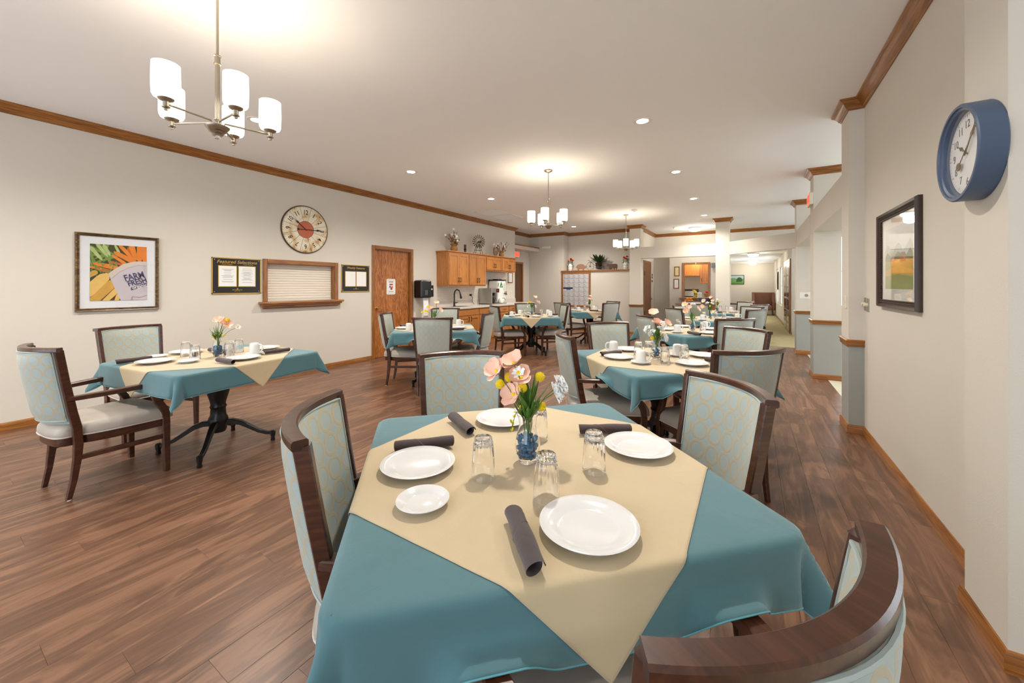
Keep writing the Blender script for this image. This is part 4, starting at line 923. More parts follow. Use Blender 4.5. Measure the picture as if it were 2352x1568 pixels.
def greens(key):
    e = TB[key]; V = (e['vase'][0], e['vase'][1], .7665); rr = random.Random(ord(key))
    t = thing('leafy_sprig', 'bunch of green leaves and grass in the vase on %s' % WHERE[key], 'foliage', V, group='greenery in the table vases')
    obj('stem', MB().tube([(0, 0, .03), (.003, .002, .1), (.004, .0, .17)], .0025, 6), 'leaf', t)
    for j in range(46 if key == 'A' else 22):
        a = rr.random()*2*PI; el = rr.uniform(.5, 1.35)
        inst('leaf', LFM if j % 3 == 0 else BLD, t, (.01*math.cos(a), .01*math.sin(a), rr.uniform(.12, .18)), (0, -el, a), rr.uniform(.8, 1.35))
    if key in 'AB':
        t = thing('yellow_blossom_spray', 'trailing spray of tiny yellow blossoms, vase on %s' % WHERE[key], 'flower', V, group='flowers in the table vases')
        dx, dy = (-.045, -.035) if key == 'A' else (.07, .03)
        pth = [(0, 0, .12), (dx*.3, dy*.3, .175), (dx*.7, dy*.7, .15), (dx, dy, .09 if key == 'A' else .17)]
        obj('stem', MB().tube(pth, .0012, 5), 'leaf', t)
        for j in range(16):
            u = .25+.75*j/15; sgm = min(2, int(u*3)); p = Vector(pth[sgm]).lerp(Vector(pth[sgm+1]), u*3-sgm)
            inst('blossom', SPR, t, p, (rr.uniform(-1, 1), rr.uniform(-1, .6), rr.random()*6), rr.uniform(.6, 1.0))
table0 = None
def ped_table(x, y, rz, label):
    global table0
    if table0:
        t = copy_tree(table0); t.location = (x, y, 0); t.rotation_euler = (0, 0, rz); t['label'] = label; return t
    t = thing('pedestal_table', label, 'table', (x, y, 0), rz, group='square pedestal tables'); table0 = t
    obj('tabletop', MB().box(-TA+.004, TA-.004, -TA+.004, TA-.004, TZ-.034, TZ-.002), 'chairwood', t, bevel=.01, smooth=0)
    obj('pedestal', MB().lathe([(.16, .712), (.16, .70), (.07, .69), (.062, .64), (.066, .60), (.082, .575), (.085, .52), (.078, .46), (.058, .39), (.052, .36), (.06, .34), (.052, .325), (.056, .27), (.066, .25), (.072, .225), (.064, .20), (.06, .15), (.05, .13), (.001, .13)], 28), 'iron', t)
    for i in range(4):
        a = R(45+90*i); ca, sa = math.cos(a), math.sin(a)
        lg = obj('leg', MB().rbar([(r_*ca, r_*sa, z_) for r_, z_ in ((.04, .205), (.10, .205), (.16, .185), (.22, .145), (.29, .098), (.35, .073), (.40, .068))], .036, .032, scales=[1.35, 1.3, 1.15, 1, .9, .85, .85]), 'iron', t)
        obj('foot', MB().lathe([(.016, 0), (.018, .006), (.014, .03), (.02, .05), (.021, .082), (.012, .088), (.001, .088)], 14, c=(.395*ca, .395*sa, 0)), 'iron', lg)
    return t
first = {}
def item(name, me, x, y, z, label, cat, group, rz=0.0):
    o = bpy.data.objects.new(name, me); COL.objects.link(o); o.location = (x, y, z); o.rotation_euler = (0, 0, rz); return tag(o, label, cat, group)
ORD = {1: ['only'], 2: ['left', 'right'], 3: ['left', 'middle', 'right'], 4: ['leftmost', 'second from left', 'third from left', 'rightmost'], 5: ['leftmost', 'second', 'middle', 'fourth', 'rightmost']}
def words(pts):
    key_ = [(p[0]*.85+p[1]*.53)/max(.2, -p[0]*.527+p[1]*.85) for p in pts]; od = sorted(range(len(pts)), key=lambda i: key_[i]); w_ = ORD[len(pts)]
    return [w_[od.index(i)] for i in range(len(pts))]
ZS = TZ+.0035
for n_, (k, e) in enumerate(TB.items()):
    cx, cy, rot = e['c']; W = WHERE[k]; rz = R(rot)
    pt = ped_table(cx, cy, rz, 'black pedestal table under the cloths, %s' % W.replace('the ', '', 1))
    ARMS[:] = arms_of(k, e['c'])
    cloth_obj('tablecloth', .69, 0, 0.0, n_*1.3+1, 84 if k in 'ABF' else 60, 'teal', (cx, cy, 0), rz, 'teal tablecloth draped over %s' % W, 'tablecloth', 'teal tablecloths', hem='tealhem' if k in 'ABCF' else None)
    cloth_obj('table_topper', .52, R(45), .0024, n_*1.3+1, 120 if k in 'ABF' else 84, 'tan', (cx, cy, 0), rz, 'tan topper laid cornerwise on %s' % W, 'table linen', 'tan table toppers', shift=(.0, .0))
    ca, sa = math.cos(rz), math.sin(rz)
    def clampin(x, y, lim=.50):
        dx, dy = x-cx, y-cy; u, v = dx*ca+dy*sa, -dx*sa+dy*ca; u = max(-lim, min(lim, u)); v = max(-lim, min(lim, v)); return cx+u*ca-v*sa, cy+u*sa+v*ca
    pl = [clampin(x, y, .42) for x, y in e['plate']]
    for (x, y), w_ in zip(pl, words(pl)): item('dinner_plate', PL, x, y, ZS, ('%s white dinner plate on %s' % (w_, W)), 'plate', 'white dinner plates')
    pl = [clampin(x, y, .45) for x, y in e.get('small', [])]
    for (x, y), w_ in zip(pl, words(pl) if pl else []): item('side_plate', SM, x, y, ZS, '%ssmall white side plate on %s' % ('' if w_ == 'only' else w_+' ', W), 'plate', 'small side plates')
    gl2 = [clampin(x, y, .46) for x, y in e.get('glass', [])]
    for (x, y), w_ in zip(gl2, words(gl2) if gl2 else []): item('tumbler', GL, x, y, ZS+.0005, '%s upside-down fluted glass tumbler on %s' % (w_, W), 'glass', 'upturned tumblers', rz=random.random())
    sa_ = [clampin(s_[0], s_[1], .45)+(s_[2],) for s_ in e.get('sau', [])]; mu = [clampin(m_[0], m_[1], .46)+(1,) for m_ in e.get('mug', [])]
    for (x, y, h_), w_ in zip(sa_, words(sa_) if sa_ else []): item('saucer', SA, x, y, ZS, '%ssaucer under an upside-down mug on %s' % ('' if w_ == 'only' else w_+' ', W), 'saucer', 'white saucers')
    am = sa_+mu
    for i, ((x, y, h_), w_) in enumerate(zip(am, words(am) if am else [])):
        z = ZS+(.0065 if i < len(sa_) else .0003)
        t = thing('coffee_mug', '%supside-down white coffee mug on %s' % ('' if w_ == 'only' else w_+' ', W), 'mug', (x, y, z), R(31.8)+(0 if h_ > 0 else PI), group='upturned coffee mugs')
        inst('cup', MG, t); inst('handle', MH, t)
    npp = e['nap']; mid = [clampin((a+c)/2, (b+d)/2, .43) for a, b, c, d in npp]
    for i, ((a, b, c, d), (x, y), w_) in enumerate(zip(npp, mid, words(mid))):
        t = thing('rolled_napkin', '%sdark brown rolled napkin on %s' % ('' if w_ == 'only' else w_+' ', W), 'napkin', (x, y, ZS+.0045), math.atan2(d-b, c-a), group='rolled napkins')
        q_ = NP[(i+n_) % 4]; inst('napkin_roll', q_[0], t); inst('stitched_edge', q_[1], t); inst('stitched_edge', q_[2], t)
    vx, vy = e['vase']
    item('flower_vase', VA, vx, vy, ZS, 'clear glass flower vase on %s' % W, 'vase', 'table flower vases')
    o = item('glass_gems', GEM if k in 'AB' else GEMS, vx, vy, ZS-.004, 'blue glass gems filling the vase on %s' % W, 'glass gems', 'vase fillings'); o['kind'] = 'stuff'
    for kind, L_ in e['fl'].items():
        for i, off in enumerate(L_): flower(kind, i, k, i, len(L_), off)
    greens(k)
# ---------------------------------------------------------------- pictures, boards, clocks on the walls
def frame_mb(w_, h_, bw, t, steps=None):
    # mitred picture frame, outer size w_ x h_, centre at origin, front at -t
    prof = steps or [(0, 0), (0, -t*.6), (bw*.15, -t), (bw*.45, -t*.85), (bw*.6, -t*.55), (bw*.8, -t*.75), (bw, -t*.4), (bw, 0)]
    mb = MB(); n = len(prof); cs = [(-1, -1), (1, -1), (1, 1), (-1, 1)]
    for (sx_, sz_) in cs:
        for (i_, y_) in prof: mb.v.append((sx_*(w_/2-i_), y_, sz_*(h_/2-i_)))
    for c_ in range(4):
        for j in range(n): 
            a = c_*n+j; b = c_*n+(j+1) % n; d_ = ((c_+1) % 4)*n+j; e_ = ((c_+1) % 4)*n+(j+1) % n
            mb.f.append((a, b, e_, d_)); mb.mi.append(0)
    return mb
def poly_part(name, parts, parent, y, mats):
    # flat printed artwork: list of (material index, polygon in x/z); each later one lies a hair in front
    mb = MB()
    for i, (mi, pg) in enumerate(parts):
        o_ = len(mb.v); yy = y-.00006*i
        mb.v += [(a, yy, b) for a, b in pg]; mb.f.append(tuple(o_+j for j in range(len(pg)))); mb.mi.append(mi)
    return obj(name, mb, mats, parent, smooth=0, fixn=False)
def clip(pg, x0, x1, z0, z1):
    for (ax, lim, sg) in ((0, x0, 1), (0, x1, -1), (1, z0, 1), (1, z1, -1)):
        out = []
        for i in range(len(pg)):
            p, q = pg[i-1], pg[i]; dp, dq = sg*(p[ax]-lim), sg*(q[ax]-lim)
            if dp >= 0 and dq >= 0: out.append(q)
            elif dp >= 0 > dq or dp < 0 <= dq:
                t = dp/(dp-dq); r_ = (p[0]+(q[0]-p[0])*t, p[1]+(q[1]-p[1])*t); out.append(r_)
                if dq >= 0: out.append(q)
        pg = out
        if len(pg) < 3: return None
    return pg
def root_shape(x0, z0, x1, z1, w0, w1, n=8):
    dx, dz = x1-x0, z1-z0; l = math.hypot(dx, dz); nx, nz = -dz/l, dx/l; a, b = [], []
    for i in range(n+1):
        t = i/n; w_ = (w0+(w1-w0)*t)*min(1, math.sin(PI*min(.5, .08+t*2.2)))
        if t > .85: w_ *= (1-t)/.15*.8+.2
        a.append((x0+dx*t+nx*w_/2, z0+dz*t+nz*w_/2)); b.append((x0+dx*t-nx*w_/2, z0+dz*t-nz*w_/2))
    return a+b[::-1]
t = thing('framed_picture', 'framed print of carrots and a FARM FRESH organic bag', 'picture', (LW, 1.318, 1.486), LEFT)
FWd, FHt = .658, .824
obj('picture_frame', frame_mb(FWd, FHt, .034, .03), 'pframe', t, smooth=30)
obj('mat_board', MB().box(-FWd/2+.03, FWd/2-.03, -.008, 0, -FHt/2+.03, FHt/2-.03), plain('mat_board_white', (226, 228, 232), .8), t, smooth=0)
cm_ = [plain('print_'+n, c, .6, var=v, vscale=25) for n, c, v in (('shadow', (56, 60, 26), .4), ('green', (112, 142, 62), .35), ('pale_green', (176, 192, 124), .25), ('carrot', (224, 128, 36), .2), ('carrot_dark', (190, 96, 30), .2), ('parsnip', (202, 156, 66), .15), ('parsnip_pale', (222, 184, 100), .12), ('bag', (196, 188, 196), .05), ('bag_fold', (206, 194, 184), .06), ('bag_shade', (150, 138, 150), .05), ('ink', (66, 62, 104), .05), ('soil', (84, 52, 24), .3))]
X0, X1, Z0, Z1 = -.2225, .2225, -.3, .3
art = [(0, [(X0, Z0), (X1, Z0), (X1, Z1), (X0, Z1)])]
rr = random.Random(12)
U = lambda u, v: (X0+(X1-X0)*u, Z1-(Z1-Z0)*v)       # artwork coordinates, 0..1 from the upper left
def rs(mi, u0, v0, u1, v1, w0, w1):
    a, b = U(u0, v0), U(u1, v1); pg = clip(root_shape(a[0], a[1], b[0], b[1], w0*.445, w1*.445), X0, X1, Z0, Z1)
    if pg: art.append((mi, pg))
for k_ in range(14): rs(1, rr.uniform(-.1, .5), rr.uniform(-.05, .2), rr.uniform(.0, .6), rr.uniform(.2, .5), .06, .03)
for (a, b, c, d_, w0) in ((0, .05, .2, .28, .09), (.1, -.02, .3, .22, .07), (.22, 0, .34, .2, .08), (.42, 0, .5, .15, .05)): rs(2, a, b, c, d_, w0, .05)
for (mi, a, b, c, d_, w0, w1) in ((3, .48, -.02, .78, .26, .07, .10), (4, .66, .02, .82, .24, .12, .1), (3, .70, -.05, .80, .26, .12, .08), (3, .88, -.05, .86, .3, .13, .1), (3, .99, -.05, .97, .3, .11, .12), (3, .4, .12, .85, .34, .10, .11), (4, .3, .3, .6, .36, .06, .05), (3, .36, .18, .62, .34, .05, .08), (3, .05, .34, .5, .42, .08, .12), (4, .08, .42, .4, .5, .09, .1), (3, -.02, .4, .2, .44, .05, .06)): rs(mi, a, b, c, d_, w0, w1)
for k_ in range(46): u, v = rr.uniform(0, .5), rr.uniform(.24, .58); rs(1, u, v, u+rr.uniform(-.07, .07), v+rr.uniform(-.05, .08), .025, .01)
rs(11, -.1, .9, .6, .9, .35, .3)
for (mi, a, b, c, d_, w0, w1) in ((6, .3, .52, -.15, .95, .22, .24), (5, .45, .62, -.05, 1.1, .2, .16), (6, .55, .72, .1, 1.15, .13, .08), (5, .12, .48, -.1, .6, .12, .1), (6, .5, .88, .42, 1.05, .1, .06)): rs(mi, a, b, c, d_, w0, w1)
bagp = [(.30, .52), (.42, .43), (.56, .34), (.74, .29), (.88, .275), (1, .28), (1, 1), (.52, 1), (.43, .82), (.36, .66)]
art.append((7, [U(*p) for p in bagp]))
art.append((8, [U(*p) for p in ((.30, .52), (.42, .43), (.56, .34), (.74, .29), (.88, .275), (1, .28), (1, .36), (.84, .35), (.66, .40), (.5, .48), (.36, .60))]))
art.append((9, [U(*p) for p in ((.36, .60), (.5, .48), (.66, .40), (.84, .35), (1, .36), (1, .366), (.84, .358), (.66, .409), (.5, .489), (.365, .61))]))
art.append((9, [U(*p) for p in ((.70, 1), (.72, .93), (.86, .95), (1, .91), (1, .925), (.86, .965), (.74, .945), (.73, 1))]))
a_, b_ = U(.71, .79), U(1, .70)
art.append((10, clip([(a_[0], a_[1]-.02), (a_[0]-.006, a_[1]), (a_[0], a_[1]+.016), (b_[0]+.02, b_[1]+.022), (b_[0]+.02, b_[1]-.014)], X0, X1, Z0, Z1)))
art = [x for x in art if x[1]]
poly_part('print', art, t, -.0085, cm_)
for (tx, u, v, s_, mt) in (('FARM', .765, .565, .098, cm_[10]), ('FRESH', .82, .665, .085, cm_[10]), ('organic', .86, .746, .052, 'white')):
    me = text(tx, s_, ext=.0003, weight=.0018 if tx != 'organic' else .0006, sx=.70 if tx != 'organic' else .82); me.transform(Matrix.Rotation(R(-17), 4, 'Y'))
    p = U(u, v); me.transform(Matrix.Translation((p[0], -.0170+.0005, p[1])))
    obj('lettering', me, mt, t, smooth=0)
obj('picture_glass', MB().box(-FWd/2+.03, FWd/2-.03, -.0195, -.019, -FHt/2+.03, FHt/2-.03), 'pglass', t, smooth=0)

def menu_board(name, label, y, z, w_, h_, title, pages, sub, ts):
    t = thing(name, label, 'notice board', (LW, y, z), LEFT)
    obj('board', MB().box(-w_/2+.012, w_/2-.012, -.012, 0, -h_/2+.012, h_/2-.012), 'black', t, smooth=0)
    m_ = MB(); m_.box(-w_/2, w_/2, -.013, 0, h_/2-.012, h_/2); m_.box(-w_/2, w_/2, -.013, 0, -h_/2, -h_/2+.012); m_.box(-w_/2, -w_/2+.012, -.013, 0, -h_/2, h_/2); m_.box(w_/2-.012, w_/2, -.013, 0, -h_/2, h_/2)
    obj('gold_border', m_, 'gold', t, smooth=0)
    for (x, zz, pw, ph, lines) in pages:
        f_ = obj('page_frame', MB().box(x-pw/2-.008, x+pw/2+.008, -.015, -.012, zz-ph/2-.008, zz+ph/2+.008), 'gold', t, smooth=0)
        obj('page', MB().box(x-pw/2, x+pw/2, -.0165, -.015, zz-ph/2, zz+ph/2), 'paper', f_, smooth=0)
        mb = MB(); r_ = random.Random(int(x*1000)+7)
        for i in range(lines):
            lz = zz+ph/2-.03-(ph-.06)*i/lines; lw = pw*r_.uniform(.18, .36)
            if r_.random() < .8: mb.box(x-lw, x+lw, -.0168, -.0165, lz-.0016, lz+.0016)
        if mb.v: obj('print_lines', mb, 'ink', f_, smooth=0)
    me = text(title, ts, shear=.28, ext=.0005, weight=.0006); me.transform(Matrix.Translation((0, -.0126, h_/2-.055*h_/.475))); obj('lettering', me, 'gold', t, smooth=0)
    for (tx, x, zz, s_) in sub:
        me = text(tx, s_, ext=.0004); me.transform(Matrix.Translation((x, -.0124, zz))); obj('lettering', me, 'gold', t, smooth=0)
    obj('emblem', MB().sphere((0, -.0128, -h_/2+.072*h_/.475), .006, 8, 6, sq=(1, .2, 1)).sphere((-.005, -.0128, -h_/2+.06*h_/.475), .006, 8, 6, sq=(1, .2, 1)).sphere((.006, -.0128, -h_/2+.062*h_/.475), .006, 8, 6, sq=(1, .2, 1)), 'gold', t)
    for sx_ in (-1, 1):
        for sz_ in (-1, 1): obj('screw', MB().lathe([(.001, .002), (.006, .001), (.006, 0)], 10, cap0=False, cap1=False, mat=Matrix.Translation((sx_*(w_/2-.03), -.012, sz_*(h_/2-.03))) @ Matrix.Rotation(R(90), 4, 'X')), 'chrome', t)
menu_board('menu_board', 'black and gold Featured Selections menu board', 2.456, 1.477, .585, .478, 'Featured Selections', [(-.115, -.005, .20, .265, 17), (.115, -.005, .20, .265, 19)], [('Always Available', -.12, .152, .018), ('Today\'s Features', .13, .152, .018), ('BROOKDALE', 0, -.187, .020), ('SENIOR LIVING', 0, -.203, .010)], .060)
menu_board('menu_board', 'smaller black and gold Weekly Features board beside the door', 4.284, 1.475, .562, .468, 'Weekly Features', [(-.108, -.01, .195, .25, 0), (.108, -.01, .195, .25, 0)], [('BROOKDALE', 0, -.185, .018)], .052)

# antique wall clock
t = thing('wall_clock', 'large antique wall clock with a distressed cream dial', 'clock', (LW, 3.385, 2.215), LEFT)
RX = .368
rot = Matrix.Rotation(R(90), 4, 'X')
mdial, nt, b = newmat('distressed_dial')
tc = N(nt, 'ShaderNodeTexCoord'); no = N(nt, 'ShaderNodeTexNoise'); no.inputs['Scale'].default_value = 7; no.inputs['Detail'].default_value = 6; L(nt, tc.outputs['Object'], no.inputs['Vector'])
cr = N(nt, 'ShaderNodeValToRGB'); el = cr.color_ramp.elements; el[0].position = .30; el[0].color = lin((170, 110, 60)); el[1].position = .52; el[1].color = lin((236, 228, 206)); q_ = cr.color_ramp.elements.new(.42); q_.color = lin((222, 200, 160))
L(nt, no.outputs['Fac'], cr.inputs[0]); L(nt, cr.outputs[0], b.inputs['Base Color']); b.inputs['Roughness'].default_value = .6
obj('dial', MB().lathe([(.001, .018), (RX-.012, .018), (RX-.004, .014), (RX, .006), (RX, 0), (.001, 0)], 72, cap0=False, cap1=False, mat=rot), mdial, t)
obj('rim', MB().lathe([(RX-.014, .018), (RX-.012, .024), (RX-.004, .022), (RX+.002, .01), (RX+.002, 0), (RX-.014, 0)], 72, cap0=False, cap1=False, mat=rot), 'rust', t)
obj('red_centre', MB().lathe([(.001, .0205), (.128, .0205), (.128, .018), (.001, .018)], 48, cap0=False, cap1=False, mat=rot), plain('worn_red_paint', (190, 102, 70), .6, var=.25, vscale=12), t)
ln_ = MB()
for i in range(12):
    a = R(30*i+15); ca, sa = math.cos(a), math.sin(a); n1 = Vector((-sa, 0, ca))*.002
    p0, p1 = Vector((.13*ca, -.0195, .13*sa)), Vector(((RX-.014)*ca, -.0195, (RX-.014)*sa)); ln_.add([p0-n1, p1-n1, p1+n1, p0+n1], [(0, 1, 2, 3)])
for i in range(60):
    a = R(6*i); r_ = RX-.028; ln_.add([(r_*math.cos(a)+.004*math.cos(j*PI/3), -.0195, r_*math.sin(a)+.004*math.sin(j*PI/3)) for j in range(6)], [tuple(range(6))])
ln_.lathe([(.126, .0208), (.131, .0208)], 48, cap0=False, cap1=False, mat=rot)
obj('dial_lines', ln_, 'rust', t, smooth=0, fixn=False)
for i in range(1, 13):
    a = R(90-30*i); me = text(str(i), .10, ext=.0004, weight=.001, sx=.8); me.transform(Matrix.Rotation(R(30*i), 4, 'Y')); me.transform(Matrix.Translation((.262*math.cos(a), -.0195, .262*math.sin(a)))); obj('numeral', me, 'dark', t, smooth=0)
def hand(ang, ln, wd, tail, y):
    a = R(90-ang); d_ = Vector((math.cos(a), 0, math.sin(a))); n1 = Vector((-math.sin(a), 0, math.cos(a)))
    pr_ = [(-tail, wd*.5), (0, wd*.5), (ln*.55, wd*.5), (ln*.62, wd*1.6), (ln*.78, wd*.4), (ln, 0)]; pg = [d_*l+n1*w_ for l, w_ in pr_]+[d_*l-n1*w_ for l, w_ in pr_[::-1][1:]]
    mb = MB(); n = len(pg); mb.add([(p.x, y, p.z) for p in pg]+[(p.x, y+.003, p.z) for p in pg], [tuple(range(n)), tuple(range(2*n-1, n-1, -1))]+[(i, (i+1) % n, n+(i+1) % n, n+i) for i in range(n)])
    if tail > .06: mb.lathe([(.001, .0), (.016, 0), (.016, .003), (.001, .003)], 14, cap0=False, cap1=False, mat=Matrix.Translation((-d_.x*tail, y+.003, -d_.z*tail)) @ rot)
    return mb
obj('clock_hand', hand(309, .25, .010, .02, -.027), 'dark', t, smooth=0); obj('clock_hand', hand(88, .30, .010, .12, -.031), 'dark', t, smooth=0)

# blue wall clock on the pilaster
t = thing('wall_clock', 'deep slate-blue round wall clock with a silver dial', 'clock', (PW, 2.215, 1.86), RIGHT)
DR, DD = .186, .075
obj('clock_case', MB().lathe([(DR-.004, 0), (DR, .004), (DR, DD-.004), (DR-.004, DD), (DR-.014, DD), (DR-.016, DD-.006), (DR-.024, DD-.010), (DR-.026, DD-.018), (DR-.026, .038), (.001, .038), (.001, 0)], 72, cap0=False, cap1=False, mat=rot), 'bluerim', t)
obj('dial', MB().lathe([(.001, .042), (DR-.027, .042), (DR-.027, .038), (.001, .038)], 64, cap0=False, cap1=False, mat=rot), 'silver', t)
mk = MB()
for i in range(60):
    a = R(6*i); l0 = DR-.042 if i % 5 else DR-.047; d_ = Vector((math.cos(a), 0, math.sin(a))); n1 = Vector((-math.sin(a), 0, math.cos(a)))*(.0007 if i % 5 else .0016); p0, p1 = d_*l0, d_*(DR-.034); mk.add([(p.x, -.0426, p.z) for p in (p0-n1, p1-n1, p1+n1, p0+n1)], [(0, 1, 2, 3)])
obj('minute_marks', mk, 'ink', t, smooth=0, fixn=False)
mgr = plain('grey_numeral', (112, 112, 110), .4, metal=.4)
for i in range(1, 13):
    a = R(90-30*i); me = text(str(i), .043, ext=.0004); me.transform(Matrix.Translation((.112*math.cos(a), -.0426, .112*math.sin(a)))); obj('numeral', me, mgr, t, smooth=0)
mh_ = plain('bronze_hand', (128, 112, 88), .35, metal=.7)
obj('clock_hand', hand(302, .085, .005, .01, -.047), mh_, t, smooth=0); obj('clock_hand', hand(40, .125, .0045, .01, -.050), mh_, t, smooth=0); obj('clock_hand', hand(50, .135, .0016, .065, -.053), mh_, t, smooth=0)
obj('crystal', MB().lathe([(.001, DD-.014), (DR-.025, DD-.014)], 64, cap0=False, cap1=False, mat=rot), 'pglass', t)

# landscape on the right wall
t = thing('framed_picture', 'dark framed landscape print with field and painted-in room reflection on the right wall', 'picture', (RW, 3.665, 1.535), RIGHT)
w_, h_ = .85, .705
obj('picture_frame', frame_mb(w_, h_, .05, .035), 'dframe', t, smooth=30)
bd = MB()
for i in range(44):
    for s_ in (-1, 1): bd.sphere((-w_/2+.06+i*(w_-.12)/43, -.018, s_*(h_/2-.053)), .006, 6, 4)
for i in range(36):
    for s_ in (-1, 1): bd.sphere((s_*(w_/2-.053), -.018, -h_/2+.06+i*(h_-.12)/35), .006, 6, 4)
obj('bead_edge', bd, 'dframe', t)
obj('mat_board', MB().box(-w_/2+.045, w_/2-.045, -.008, 0, -h_/2+.045, h_/2-.045), plain('mat_board_grey', (226, 224, 218), .8), t, smooth=0)
lc = [plain('landscape_'+n, c, .6, var=v, vscale=9) for n, c, v in (('sky', (206, 212, 214), .08), ('haze', (180, 190, 180), .1), ('wood', (110, 124, 96), .35), ('field', (172, 170, 92), .2), ('gold', (204, 176, 84), .2), ('meadow', (150, 160, 88), .3), ('warm_brown', (158, 118, 84), .2), ('reflection_top', (120, 96, 80), .2))]  # last two tones: reflected room cabinet painted into the print
a_, b_, c_, d_ = -.29, .29, -.215, .225
hp = [(a_+(b_-a_)*i/12, .02+.03*math.sin(i*1.3)+.015*math.sin(i*3.1)) for i in range(13)]
poly_part('print', [(0, [(a_, c_), (b_, c_), (b_, d_), (a_, d_)]), (1, [(a_, c_)]+[(x, z+.06) for x, z in hp][::1]+[(b_, c_)]), (2, [(a_, c_)]+hp+[(b_, c_)]), (3, [(a_, c_), (a_, -.01), (-.1, -.02), (.1, -.005), (b_, -.02), (b_, c_)]), (4, [(a_, -.08), (0, -.05), (b_, -.09), (b_, -.13), (0, -.11), (a_, -.12)]), (5, [(a_, c_), (a_, -.13), (0, -.11), (b_, -.14), (b_, c_)]), (6, [(.04, -.03), (.16, -.03), (.16, .01), (.04, .01)]), (7, [(.03, .01), (.06, .035), (.14, .035), (.17, .01)])], t, -.0085, lc)
obj('picture_glass', MB().box(-w_/2+.045, w_/2-.045, -.0145, -.014, -h_/2+.045, h_/2-.045), 'pglass', t, smooth=0)

def dimmer(y, z, label):
    t = thing('dimmer_switch', label, 'switch', (RW, y, z), RIGHT, group='dimmer switches')
    obj('cover_plate', MB().box(-.035, .035, -.006, 0, -.058, .058), 'nickel', t, bevel=.002, smooth=0); obj('knob', MB().lathe([(.001, .03), (.014, .03), (.016, .006), (.001, .006)], 16, cap0=False, cap1=False, mat=rot), 'ivory', t)
dimmer(4.50, 1.175, 'brushed dimmer switch on the right wall, nearer the picture'); dimmer(4.585, 1.18, 'brushed dimmer switch on the right wall, nearer the pillar')
def switchplate(label, loc, rz, w_=.07, h_=.115, n=1, mat='ivory'):
    t = thing('light_switch', label, 'switch', loc, rz)
    obj('cover_plate', MB().box(-w_/2, w_/2, -.006, 0, -h_/2, h_/2), mat, t, bevel=.002, smooth=0)
    for i in range(n): x = (i-(n-1)/2)*.046; obj('toggle', MB().box(x-.005, x+.005, -.016, -.006, -.006, .014), mat, t, smooth=0)
switchplate('ivory light switch on the side of the right wall pillar', (PW, 4.74, 1.19), RIGHT)
switchplate('ivory light switch beside the kitchenette frame', (LW, 9.43, 1.14), LEFT)
switchplate('ivory outlet low on the back lobby wall', (-2.3, 13.3, .38), BACK)
switchplate('ivory wall outlet behind the leftmost chair', (LW, .80, .40), LEFT)
t = thing('thermostat_plate', 'white switch plate with round dial on the farthest pillar', 'switch', (.90, 9.46, 1.16), BACK)
obj('cover_plate', MB().box(-.085, .085, -.006, 0, -.06, .06), 'white', t, smooth=0); obj('dial', MB().lathe([(.001, .022), (.026, .02), (.03, .006), (.001, .006)], 18, cap0=False, cap1=False, mat=Matrix.Translation((.02, 0, 0)) @ rot), 'nickel', t)

# ---------------------------------------------------------------- kitchenette
CX = -5.55
def hbar(parent, x, z, vertical=True, ln=.11):
    m_ = MB()
    if vertical:
        m_.tube([(x, -.045, z-ln/2), (x, -.045, z+ln/2)], .006, 8); m_.tube([(x, -.02, z-ln*.4), (x, -.045, z-ln*.4)], .006, 6); m_.tube([(x, -.02, z+ln*.4), (x, -.045, z+ln*.4)], .006, 6)
    else:
        m_.tube([(x-ln/2, -.045, z), (x+ln/2, -.045, z)], .006, 8); m_.tube([(x-ln*.4, -.02, z), (x-ln*.4, -.045, z)], .006, 6); m_.tube([(x+ln*.4, -.02, z), (x+ln*.4, -.045, z)], .006, 6)
    return obj('handle', m_, 'bronze', parent)
def panel_door(parent, x0, x1, z0, z1, hx, hz, y=0, vertical=True):
    s_ = .055; m_ = MB()
    m_.box(x0, x0+s_, y-.02, y, z0, z1); m_.box(x1-s_, x1, y-.02, y, z0, z1); m_.box(x0+s_, x1-s_, y-.02, y, z0, z0+s_); m_.box(x0+s_, x1-s_, y-.02, y, z1-s_, z1)
    d_ = obj('door', m_, 'cabz', parent, bevel=.003, smooth=0)
    obj('door_panel', MB().box(x0+s_, x1-s_, y-.010, y-.002, z0+s_, z1-s_), 'cabz', d_, smooth=0)
    hbar(d_, hx, hz)
def upper(label, y0, y1, z0, z1):
    t = thing('wall_cabinet', label, 'cabinet', (CX, (y0+y1)/2, z0), LEFT, group='oak wall cabinets'); h = (y1-y0)/2; H_ = z1-z0
    obj('body', MB().box(-h, h, 0, -LW+CX-.002, 0, H_), 'cabz', t, smooth=0)
    m_ = MB(); 
    panel_door(t, -h+.018, -.002, .03, H_-.03, -.035, .03+.11); panel_door(t, .002, h-.018, .03, H_-.03, .035, .03+.11)
upper('tall oak wall cabinet over the faucet, left of two', 6.33, 7.03, 1.34, 2.09); upper('tall oak wall cabinet left of the coffee machine', 7.03, 7.72, 1.34, 2.09)
upper('short oak wall cabinet above the coffee machine', 7.72, 8.42, 1.715, 2.09); upper('short oak wall cabinet at the right end of the row', 8.42, 9.12, 1.715, 2.09)
tag(obj('cabinet_cornice', MB().prism([(0, 0), (.0, .02), (.012, .026), (.02, .042), (-.33, .042), (-.33, 0)], 6.31, 9.14, axis='y').box(0, 0, 0, 0, 0, 0) if False else MB().box(LW+.001, CX+.03, 6.30, 9.15, 2.091, 2.112).box(LW+.001, CX+.015, 6.315, 9.135, 2.075, 2.091) if False else MB().box(LW+.001, CX+.03, 6.30, 9.15, 2.0915, 2.116), 'caby', bevel=.006, smooth=0), 'oak cornice board along the tops of the wall cabinets', 'cornice')
CF = -5.27
